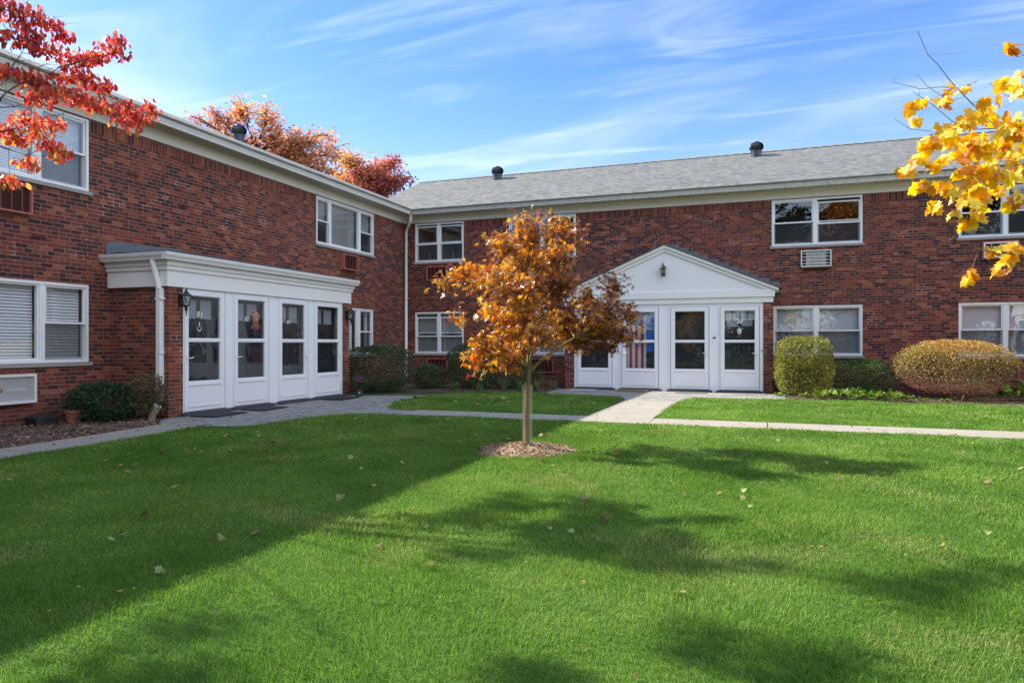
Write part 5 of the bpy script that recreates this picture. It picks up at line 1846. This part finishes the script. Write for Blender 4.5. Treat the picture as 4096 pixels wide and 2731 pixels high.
def shrub(name, label, c, h, ex, n, size, lmat, seed, z0=.06, rough=.06, loose=.0, extra=None, tpl=None, group='shrubs along the walls', depth=.25, stems=9):
    """c centre on the ground, h half sizes (x, y, height), ex squareness"""
    rng = np.random.default_rng(seed)
    o = thing(name, label, 'shrub', (c[0], c[1], 0), group)
    d = unit(rng.normal(size=(n * 2, 3)))
    d = d[(d[:, 2] > -.93)][:n]
    H = (h[2] - z0) / 2
    zc = z0 + H
    rr = (np.abs(d[:, 0] / h[0]) ** ex + np.abs(d[:, 1] / h[1]) ** ex + np.abs(d[:, 2] / H) ** ex) ** (-1 / ex)
    # gentle lumps over the clipped face
    ph = rng.uniform(0, 6.28, 6)
    lump = (np.sin(d[:, 0] * 5 + ph[0]) * np.sin(d[:, 1] * 6 + ph[1]) + np.sin(d[:, 2] * 7 + ph[2] + d[:, 0] * 3) * .7 + .6 * np.sin(d[:, 0] * 13 + ph[3]) * np.sin(d[:, 2] * 11 + ph[4]))
    dep = rng.random(n) ** 1.8 * depth
    scale = rr * (1 - dep) * (1 + rough * lump + rng.normal(size=n) * (.012 + loose))
    P = d * scale[:, None] + np.array([c[0], c[1], zc])
    keep = P[:, 2] > .03
    P, d, lump = P[keep], d[keep], lump[keep]
    m = len(P)
    ax = d * .7 + rng.normal(size=(m, 3)) * .75 + np.array([0, 0, .25])
    nr = d + rng.normal(size=(m, 3)) * .8
    V, F, k = leaf_arrays(tpl or tri_leaf(), P, ax, nr, size * rng.uniform(.65, 1.25, m))
    rn = rng.random(m) * .8 + .1 + .10 * lump
    if extra is not None:
        rn = extra(P, rn, rng)
    np_mesh('foliage', V, F, lmat, o, np.repeat(np.clip(rn, 0, 1), k))
    s = M()
    for i in range(stems):
        t = rng.uniform(0, 6.28)
        q = rng.uniform(.1, .25)
        b = Vector((c[0] + h[0] * q * math.cos(t), c[1] + h[1] * q * math.sin(t), -.02))
        e = Vector((c[0] + h[0] * .75 * math.cos(t + .3), c[1] + h[1] * .75 * math.sin(t + .3), zc + H * rng.uniform(-.2, .6)))
        mm = b.lerp(e, .5) + Vector((0, 0, .12))
        s.tube([b, mm, e], [.016, .011, .004], 5)
        for j in range(5):
            e2 = e + Vector(rng.normal(size=3) * np.array([h[0], h[1], H]) * .22)
            s.tube([mm.lerp(e, rng.random()), e2], [.006, .002], 3, cap=False)
    s.build('stems', TWIG, o)
    return o


DKG = leaf_mat('yew_leaf', [(0, (0.023, 0.053, 0.023)), (.5, (0.042, 0.091, 0.034)), (.85, (0.072, 0.137, 0.046)), (1, (0.142, 0.152, 0.057))], .2, .5, .35)
JUN = leaf_mat('juniper_leaf', [(0, (0.014, 0.036, 0.020)), (.5, (0.028, 0.068, 0.034)), (1, (0.06, 0.11, 0.05))], .2, .55, .3)
BRN = leaf_mat('bronze_leaf', [(0, (0.085, 0.060, 0.031)), (.4, (0.145, 0.102, 0.051)), (.75, (0.119, 0.128, 0.051)), (1, (0.272, 0.153, 0.060))], .25, .5, .35)
HED = leaf_mat('holly_leaf', [(0, (0.029, 0.047, 0.022)), (.45, (0.058, 0.090, 0.036)), (.8, (0.094, 0.126, 0.047)), (.93, (0.180, 0.153, 0.072)), (1, (0.288, 0.234, 0.144))], .22, .42, .45)
GRN = leaf_mat('boxwood_leaf', [(0, (0.029, 0.072, 0.016)), (.5, (0.064, 0.152, 0.029)), (1, (0.144, 0.256, 0.048))], .3, .45, .4)
GOLD = leaf_mat('golden_leaf', [(0, (0.17, 0.075, 0.035)), (.12, (0.13, 0.12, 0.03)), (.4, (0.19, 0.21, 0.038)), (.7, (0.29, 0.31, 0.06)), (.9, (0.42, 0.37, 0.09)), (1, (0.50, 0.23, 0.08))], .32, .45, .4)
OVL = leaf_mat('barberry_leaf', [(0, (0.18, 0.04, 0.04)), (.18, (0.20, 0.10, 0.085)), (.34, (0.24, 0.14, 0.10)), (.50, (0.24, 0.19, 0.05)), (.72, (0.36, 0.28, 0.06)), (.9, (0.46, 0.30, 0.09)), (1, (0.55, 0.21, 0.11))], .3, .42, .45)

shrub('hedge_bush', 'big dark rounded hedge between the left porch and the downspout', (1.30, -3.78), (.80, .85, 1.20), 3.4, 15000, .042, HED, 21, .10, .035)
shrub('yew_bush', 'low dark green bush in the inner corner under the salmon grille', (1.95, -2.15), (.44, .40, .66), 2.4, 3600, .045, DKG, 22, .02, .07, .02)
shrub('round_bush', 'dark round bush in front of the lower corner window behind the maple', (3.10, -1.75), (.72, .62, 1.24), 2.7, 9500, .044, DKG, 23, .06, .05)
shrub('spreading_bush', 'dark low spreading bush behind the maple trunk', (4.25, -1.35), (.78, .52, .68), 2.2, 4200, .05, DKG, 24, .02, .10, .03)
shrub('juniper_bush', 'dark blue green needled bush against the left porch', (.64, -11.32), (.66, .46, .60), 2.2, 8000, .042, JUN, 25, .0, .12, .05)
shrub('bronze_bush', 'thin brownish bush against the downspout of the left porch', (1.24, -11.03), (.30, .27, .78), 2.0, 2300, .036, BRN, 26, .05, .10, .06)


def box_extra(P, r, rng):
    return r * .85 + .08 + .16 * np.sin(P[:, 0] * 4.1 + 1) * np.sin(P[:, 2] * 5.0)


def oval_extra(P, r, rng):  # golden top, russet sides: part leaf colour, part sunlight from above painted in
    h = np.clip((P[:, 2] - .72) * 2.2 + .18 * np.sin(P[:, 0] * 3.0) + .12 * np.sin(P[:, 0] * 9 + P[:, 2] * 7), -1, 1)
    return .52 + .30 * h + (r - .5) * .55


shrub('boxy_bush', 'square-clipped golden green bush at the right end of the portico', (11.76, -1.32), (.64, .58, 1.42), 4.2, 13000, .046, GOLD, 27, .03, .035, .012, box_extra, depth=.3, stems=14)
shrub('boxwood_bush', 'low green bush between the square bush and the oval bush', (13.05, -.92), (.80, .52, .86), 2.6, 7500, .036, GRN, 28, .06, .07, .02)
shrub('oval_bush', 'wide oval bush with golden and russet leaves under the far right window', (14.92, -1.45), (1.20, .95, 1.34), 2.5, 24000, .036, OVL, 29, .13, .025, .008, oval_extra, stems=14)

STRAP = leaf_mat('daylily_blade', [(0, (0.06, 0.14, 0.05)), (.6, (0.10, 0.22, 0.065)), (1, (0.30, 0.27, 0.10))], .35, .5, .3)


def strap_plant(x, y, n, L, label, seed, name='daylily_clump', group='strappy plants at the foot of the right wall', mat=None):
    rng = np.random.default_rng(seed)
    V, F, rn = [], [], []
    for i in range(n):
        t = rng.uniform(0, 6.28)
        l = L * rng.uniform(.6, 1.1)
        bend = rng.uniform(.25, .9)
        w = .009
        b = np.array([rng.normal() * .035, rng.normal() * .035, 0])
        dirv = np.array([math.cos(t), math.sin(t), 0])
        sd = np.array([-math.sin(t), math.cos(t), 0])
        o = len(V)
        for s in range(5):
            u = s / 4
            p = b + dirv * l * bend * u ** 1.6 + np.array([0, 0, l * (u - .42 * bend * u ** 2.4)])
            ww = w * (1 - u) ** .6 + .0006
            V += [p - sd * ww, p + sd * ww]
        for s in range(4):
            F.append((o + 2 * s, o + 2 * s + 1, o + 2 * s + 3))
            F.append((o + 2 * s, o + 2 * s + 3, o + 2 * s + 2))
        rn += [rng.random()] * 8
    ob = np_mesh(name, np.array(V), np.array(F), mat or STRAP, None, np.array(rn))
    ob.location = (x, y, 0)
    return tag(ob, label, 'plant', group)


strap_plant(3.05, -2.75, 60, .34, 'leafy green clump left of the tree guard, nearest to the round bush', 41)
strap_plant(3.80, -2.95, 55, .30, 'leafy green clump at the lawn edge left of the tree guard', 42)
strap_plant(4.25, -2.25, 60, .46, 'tallest strappy clump in front of the dark spreading bush', 43)
strap_plant(4.75, -2.35, 55, .42, 'strappy clump just left of the tree guard behind the lawn', 44)
strap_plant(5.15, -2.15, 55, .36, 'strappy clump just right of the maple trunk by the wall', 45)
strap_plant(5.42, -1.55, 60, .36, 'yellowing strappy clump against the brick pier of the portico', 46, mat=leaf_mat('fading_blade', [(0, (0.10, 0.13, 0.04)), (.6, (0.22, 0.19, 0.08)), (1, (0.34, 0.27, 0.15))], .35, .6, .2))


def rosette_mesh(seed, n, L):
    rng = np.random.default_rng(seed)
    P = rng.normal(size=(n, 3)) * np.array([.07, .07, .015]) + np.array([0, 0, .05])
    t = rng.uniform(0, 6.28, n)
    ax = np.stack([np.cos(t), np.sin(t), rng.uniform(.15, 1.1, n)], 1)
    up = np.array([0, 0, 1.0]) + rng.normal(size=(n, 3)) * .35
    V, F, k = leaf_arrays(oval_leaf(), P, ax, up, L * rng.uniform(.6, 1.1, n))
    return V, F, np.repeat(rng.random(n), k)


ROS = leaf_mat('primrose_leaf', [(0, (0.045, 0.11, 0.02)), (.6, (0.10, 0.20, 0.03)), (.9, (0.20, 0.26, 0.05)), (1, (0.34, 0.22, 0.06))], .35, .45, .35)
V, F, rn = rosette_mesh(51, 34, .15)
ros = np_mesh('leafy_plant', V, F, ROS, None, rn)
rngp = np.random.default_rng(52)
for i in range(15):
    o = ros if i == 0 else ros.copy()
    if i:
        COL.objects.link(o)
    o.location = (12.05 + (i % 8) * .25 + rngp.normal() * .04, -2.62 + (i // 8) * .42 + rngp.normal() * .06, .02)
    o.rotation_euler = (0, 0, rngp.uniform(0, 6.28))
    s = rngp.uniform(.85, 1.2)
    o.scale = (s, s, s * rngp.uniform(1.0, 1.5))
    tag(o, 'bright green leafy plant in the low row before the boxwood bush', 'plant', 'row of leafy plants by the lawn edge')
for i, (x, y, s) in enumerate(((15.9, -1.5, 1.5), (16.35, -1.25, 1.7))):
    o = ros.copy()
    COL.objects.link(o)
    o.location, o.scale, o.rotation_euler = (x, y, .02), (s, s, s * 1.5), (0, 0, i * 2.1)
    del o['group']
    tag(o, ('pale green leafy plant close to the right end of the oval bush', 'pale green leafy plant below the last salmon grille')[i], 'plant')
for i, (x, y, s) in enumerate(((11.2, -1.95, .7), (11.75, -2.1, .75), (14.1, -2.5, .7), (14.5, -2.55, .6))):
    o = ros.copy()
    COL.objects.link(o)
    o.location, o.scale, o.rotation_euler = (x, y, .0), (s, s, s), (0, 0, i * 1.3)
    tag(o, ('small weed at the left foot of the square bush', 'small weed before the middle of the square bush', 'small weed at the left foot of the oval bush', 'small weed before the oval bush')[i], 'plant', 'small weeds under the bushes')

mum = thing('potted_mum', 'purple flowering plant in a green pot beside the left porch', 'potted plant', (1.72, -5.42, 0))
m = M()
m.lathe([(.075, 0), (.10, .15), (.108, .15), (.108, .17), (.095, .165)], (1.72, -5.42, .005), 18)
pot = m.build('pot', plain('green_pot', (0.012, 0.06, 0.035), 0.45, 0.1), mum, smooth=False)
m = M()
tl = R(-55)
for i in range(3):
    a0, a1 = tl + (i - 1.5) * .17, tl + (i - .5) * .17
    m.quad((1.72 + .0925 * math.cos(a0), -5.42 + .0925 * math.sin(a0), .085), (1.72 + .0925 * math.cos(a1), -5.42 + .0925 * math.sin(a1), .085),
           (1.72 + .098 * math.cos(a1), -5.42 + .098 * math.sin(a1), .12), (1.72 + .098 * math.cos(a0), -5.42 + .098 * math.sin(a0), .12))
m.build('pot_label', FL_WHT, pot)
rng = np.random.default_rng(61)
d = unit(rng.normal(size=(1500, 3)))
d = d[d[:, 2] > -.35]
P = d * np.array([.19, .19, .17]) * (rng.random((len(d), 1)) ** .4) + np.array([1.72, -5.42, .33])
V, F, k = leaf_arrays(tri_leaf(), P, d + rng.normal(size=d.shape) * .6, d + rng.normal(size=d.shape) * .5, .05 * rng.uniform(.7, 1.2, len(d)))
np_mesh('leaves', V, F, GRN, mum, np.repeat(rng.random(len(d)) * .5, k))
d = d[d[:, 2] > .05][:260]
P = d * np.array([.20, .20, .18]) + np.array([1.72, -5.42, .34])
V, F, k = leaf_arrays(star_leaf(), P - d * .01, unit(np.cross(d, rng.normal(size=d.shape))), d, np.full(len(d), .024))
np_mesh('blossoms', V, F, leaf_mat('mum_petal', [(0, (0.16, 0.02, 0.10)), (.6, (0.27, 0.06, 0.20)), (1, (0.4, 0.15, 0.32))], .3), mum, np.repeat(rng.random(len(d)), k))

# ------------------------------------------------------------------ the lawn's own blades
def inside(P, poly):
    x, y = P[:, 0], P[:, 1]
    r = np.zeros(len(P), bool)
    n = len(poly)
    for i in range(n):
        (x0, y0), (x1, y1) = poly[i], poly[(i + 1) % n]
        c = ((y0 > y) != (y1 > y)) & (x < (x1 - x0) * (y - y0) / (y1 - y0 + 1e-12) + x0)
        r ^= c
    return r


def grow_grass(polys, rng):
    fx, fy = -math.sin(YAW), math.cos(YAW)
    rx, ry = math.cos(YAW), math.sin(YAW)
    out = []
    for x0, x1, y0, y1 in ((2.7, 24, -21, -2.8),):
        # density steps down with distance from the viewpoint
        for d0, d1, dens, w, h in ((0, 4.2, 11000, .0017, .038), (4.2, 6.5, 7200, .0022, .040), (6.5, 9.5, 4000, .0030, .043), (9.5, 13.5, 2300, .0043, .046), (13.5, 26, 1300, .0060, .050)):
            A = (x1 - x0) * (y1 - y0)
            n = int(A * dens)
            P = np.stack([rng.uniform(x0, x1, n), rng.uniform(y0, y1, n)], 1)
            q = P - np.array([CX, CY])
            D = np.hypot(q[:, 0], q[:, 1])
            X, Z = q[:, 0] * rx + q[:, 1] * ry, q[:, 0] * fx + q[:, 1] * fy
            k = (D >= d0) & (D < d1) & (np.abs(X) < Z * .86 + 1.6) & (Z > .6)
            P = P[k]
            ins = np.zeros(len(P), bool)
            for pl in polys:
                ins |= inside(P, pl)
            mr = np.hypot((P[:, 0] - 8.2) / .56, (P[:, 1] + 12.02) / .54) + .10 * np.sin(P[:, 0] * 23) * np.sin(P[:, 1] * 19)
            ins &= mr > 1.0
            P = P[ins] + rng.normal(size=(int(ins.sum()), 2)) * .030
            out.append((P, w, h))
    VV, FF, RR = [], [], []
    base = 0
    for P, w, h in out:
        n = len(P)
        t = rng.uniform(0, 2 * math.pi, n)
        # tufts share a lean so the sward shows soft swirls
        sw = np.sin(P[:, 0] * 2.1 + np.sin(P[:, 1] * 1.7)) * 2.2 + np.sin(P[:, 1] * 3.3 + P[:, 0]) * 1.6
        lt = np.where(rng.random(n) < .45, sw, t) + rng.normal(size=n) * .5
        hh = h * rng.uniform(.45, 1.15, n) * (1 + .22 * np.sin(P[:, 0] * 3.7 + 2 * np.sin(P[:, 1] * 2.3)))
        lean = hh * rng.uniform(.15, 1.1, n)
        dx, dy = np.cos(lt), np.sin(lt)
        sx, sy = np.cos(t), np.sin(t)
        ww = w * rng.uniform(.7, 1.3, n)
        z0 = np.full(n, .004)
        b = np.stack([P[:, 0], P[:, 1], z0], 1)
        sd = np.stack([sx * ww, sy * ww, np.zeros(n)], 1)
        mid = b + np.stack([dx * lean * .32, dy * lean * .32, hh * .62], 1)
        tip = b + np.stack([dx * lean, dy * lean, hh * (1 - .25 * (lean / hh) ** 2)], 1)
        V = np.stack([b - sd, b + sd, mid - sd * .75, mid + sd * .75, tip], 1)
        F = np.array([[0, 1, 3], [0, 3, 2], [2, 3, 4]])[None] + (np.arange(n) * 5)[:, None, None] + base
        VV.append(V.reshape(-1, 3))
        FF.append(F.reshape(-1, 3))
        RR.append(np.repeat(rng.random(n), 3))
        base += n * 5
    return np.concatenate(VV), np.concatenate(FF), np.concatenate(RR)


V, F, rn = grow_grass([MAIN_LAWN, ISLE_L, ISLE_R], np.random.default_rng(71))
g_ = np_mesh('grass', V, F, GRASS, None, rn)
g_['kind'] = 'stuff'

# ------------------------------------------------------------------ fallen leaves and bark bits
def litter(name, pts, z, tpl, size, mat, seed, flat=.3):
    rng = np.random.default_rng(seed)
    n = len(pts)
    P = np.column_stack([pts, z + rng.uniform(0, .012, n)])
    t = rng.uniform(0, 6.28, n)
    ax = np.stack([np.cos(t), np.sin(t), rng.normal(size=n) * flat], 1)
    up = np.array([0, 0, 1.0]) + rng.normal(size=(n, 3)) * flat
    V, F, k = leaf_arrays(tpl, P, ax, up, size * rng.uniform(.6, 1.2, n))
    o = np_mesh(name, V, F, mat, None, np.repeat(rng.random(n), k))
    o['kind'] = 'stuff'
    return o


rng = np.random.default_rng(81)
FALL = leaf_mat('fallen_leaf', [(0, (0.16, 0.10, 0.05)), (.25, (0.24, 0.20, 0.09)), (.6, (0.28, 0.31, 0.14)), (.92, (0.24, 0.34, 0.13)), (1, (0.40, 0.19, 0.06))], .25, .6, .25)
P = np.column_stack([rng.uniform(3, 17, 1500), rng.uniform(-18.5, -9.0, 1500)])
P = P[inside(P, MAIN_LAWN) & (np.hypot(P[:, 0] - 8.2, P[:, 1] + 12) > .7)]


def drift(P, a=1.3):
    return .5 + .5 * np.sin(P[:, 0] * a + 1.7 * np.sin(P[:, 1] * .9)) * np.sin(P[:, 1] * a * 1.2 + P[:, 0] * .4)


P = P[rng.random(len(P)) < drift(P) ** 2 * (np.exp(-((P[:, 0] - 5.5) / 5) ** 2) * .5 + .2)]
litter('fallen_leaves', P, .034, maple_leaf(), .054, FALL, 82, .5)
P = np.column_stack([rng.uniform(3, 17, 9000), rng.uniform(-18.5, -9.0, 9000)])
P = P[inside(P, MAIN_LAWN) & (rng.random(9000) < drift(P, 1.9) ** 3 * .42)]
litter('leaf_crumbs', P, .030, tri_leaf(), .026, leaf_mat('leaf_crumb', [(0, (0.10, 0.06, 0.03)), (.5, (0.20, 0.14, 0.06)), (1, (0.30, 0.24, 0.10))], .2, .7, .2), 80, .5)
P = np.column_stack([rng.uniform(3.4, 7.9, 26), rng.uniform(-7.9, -3.4, 26)])
litter('fallen_leaves', P[inside(P, ISLE_L)], .055, maple_leaf(), .11, FALL, 83, .35)
OR = leaf_mat('orange_fallen_leaf', [(0, (0.20, 0.06, 0.03)), (.5, (0.36, 0.13, 0.03)), (1, (0.50, 0.26, 0.04))], .3, .5, .3)
P = np.concatenate([np.column_stack([8.3 + rng.normal(size=30) * .55, -12.1 + rng.normal(size=30) * .5]), np.column_stack([rng.uniform(4.7, 15, 22), rng.uniform(-8.85, -8.0, 22)]), np.column_stack([rng.uniform(8, 9.1, 5), rng.uniform(-8, -4, 5)])])
hz = np.where(np.hypot(P[:, 0] - 8.2, P[:, 1] + 12.02) < .6, .09 * (1 - np.hypot(P[:, 0] - 8.2, P[:, 1] + 12.02) / .62) + .02, np.where((P[:, 1] > -8.9), .02, .05))
litter('fallen_leaves', P, hz, star_leaf(), .055, OR, 84, .3)
PNK = leaf_mat('pink_fallen_leaf', [(0, (0.10, 0.035, 0.03)), (.4, (0.24, 0.12, 0.11)), (.75, (0.40, 0.26, 0.23)), (1, (0.30, 0.20, 0.10))], .2, .6, .25)
P = np.column_stack([rng.uniform(.1, 2.25, 750), rng.uniform(-17.5, -10.9, 750)])
P = P[inside(P, [(0.1, -18), (2.3, -18), (2.3, -14.2), (2.2, -12.9), (2.0, -11.5), (1.4, -11.1), (.1, -11.0)])]
litter('fallen_leaves', P, .012, oval_leaf(), .085, PNK, 85, .35)
P = np.concatenate([np.column_stack([rng.uniform(1.45, 3.5, 34), rng.uniform(-10.9, -5.3, 34)]), np.column_stack([rng.uniform(2.2, 2.9, 26), rng.uniform(-16, -11.5, 26)])])
litter('fallen_leaves', P, .022, oval_leaf(), .065, PNK, 86, .3)
P = np.column_stack([rng.uniform(.4, 5.5, 90), rng.uniform(-3.2, -2.2, 90)])
litter('fallen_leaves', np.concatenate([P, np.column_stack([rng.uniform(11.3, 17, 70), rng.uniform(-2.9, -.3, 70)])]), .012, oval_leaf(), .05, PNK, 87, .4)
# splinters of bark over the mound and the mulch bed
n = 2600
t, r = rng.uniform(0, 6.28, n), .60 * np.sqrt(rng.random(n))
CH = leaf_mat('chip', [(0, (0.15, 0.10, 0.06)), (.5, (0.29, 0.21, 0.14)), (1, (0.43, 0.34, 0.25))], .0, .9, .1)
zz = np.interp(r / .62, [0, .2, .5, .82, 1.0], [.078, .072, .053, .026, .006])
litter('bark_chips', np.column_stack([8.2 + r * np.cos(t), -12.02 + r * np.sin(t) * .97]), zz, tri_leaf(), .035, CH, 88, .35)
n = 5200
P = np.column_stack([rng.uniform(.05, 2.3, n), rng.uniform(-17, -10.8, n)])
P = P[inside(P, [(0.05, -18), (2.32, -18), (2.3, -14.2), (2.2, -12.9), (2.0, -11.5), (1.4, -11.0), (.05, -10.9)])]
litter('bark_chips', P, .006, tri_leaf(), .04, leaf_mat('dark_chip', [(0, (0.07, 0.045, 0.035)), (.6, (0.16, 0.11, 0.085)), (1, (0.28, 0.21, 0.17))], .0, .9, .1), 89, .4)
n = 3000
P = np.concatenate([np.column_stack([rng.uniform(.2, 5.5, n), rng.uniform(-3.5, -.1, n)]), np.column_stack([rng.uniform(11.3, 18, n), rng.uniform(-3.2, -.1, n)])])
litter('bark_chips', P, .004, tri_leaf(), .035, leaf_mat('soil_chip', [(0, (0.06, 0.045, 0.03)), (.6, (0.14, 0.105, 0.07)), (1, (0.24, 0.19, 0.13))], .0, .9, .1), 90, .4)

# ------------------------------------------------------------------ trees behind the viewpoint, mirrored in the panes
def far_tree(name, label, x, y, h, w, n, size, mat, seed, first=.25):
    rng = np.random.default_rng(seed)
    o = thing(name, label, 'tree', (x, y, 0), 'trees behind the viewpoint')
    cl = []
    for i in range(16):
        u = first + (1 - first) * i / 15
        rr = w * math.sin(math.pi * min(1, .18 + .82 * (u - first) / (1 - first + 1e-6))) * .6 + .3
        t = i * 2.4
        cl.append((x + rr * .6 * math.cos(t), y + rr * .6 * math.sin(t), h * u, rr * .75, h * .09))
    tree(o, cl, ([(x, y, 0), (x, y, h * .4), (x, y, h * .9)], [.25, .18, .04]), [(x, y, h * q) for q in (.2, .4, .6, .8)], n, tri_leaf(), mat, OB, size, .3, seed, .25, 24, .02, .4, .4, .25)


ORG = leaf_mat('orange_tree_leaf', [(0, (0.22, 0.07, 0.02)), (.5, (0.44, 0.17, 0.03)), (1, (0.55, 0.34, 0.05))], .4)
EVG = leaf_mat('evergreen_leaf', [(0, (0.012, 0.022, 0.012)), (.6, (0.028, 0.045, 0.022)), (1, (0.06, 0.07, 0.03))], .15)
far_tree('orange_tree', 'broad orange tree behind the viewpoint, mirrored in the upper right window', 16.2, -31, 12.5, 4.6, 9000, .30, ORG, 91, .12)
for i, (x, y, h, w, lab) in enumerate(((10.6, -36, 19, 6.0, 'dark evergreen behind the viewpoint, left of the mirrored orange tree'), (4.0, -38, 19, 6.0, 'tall dark evergreen behind the viewpoint, second from the left wing'), (-2.5, -36, 18, 6.0, 'dark evergreen behind the viewpoint nearest the left wing'),
                                      (18.2, -40, 18, 6.2, 'dark evergreen behind the viewpoint, right of the mirrored orange tree'), (25, -37, 17, 6.0, 'dark evergreen behind the viewpoint farthest to the right'))):
    far_tree('evergreen_tree', lab, x, y, h, w, 11000, .52, EVG, 92 + i, .03)
far_tree('russet_tree', 'russet tree behind the viewpoint on the right', 21, -34, 12, 4.5, 4500, .32, leaf_mat('russet_leaf', [(0, (0.10, 0.04, 0.02)), (.6, (0.22, 0.09, 0.035)), (1, (0.36, 0.17, 0.05))], .35), 98)
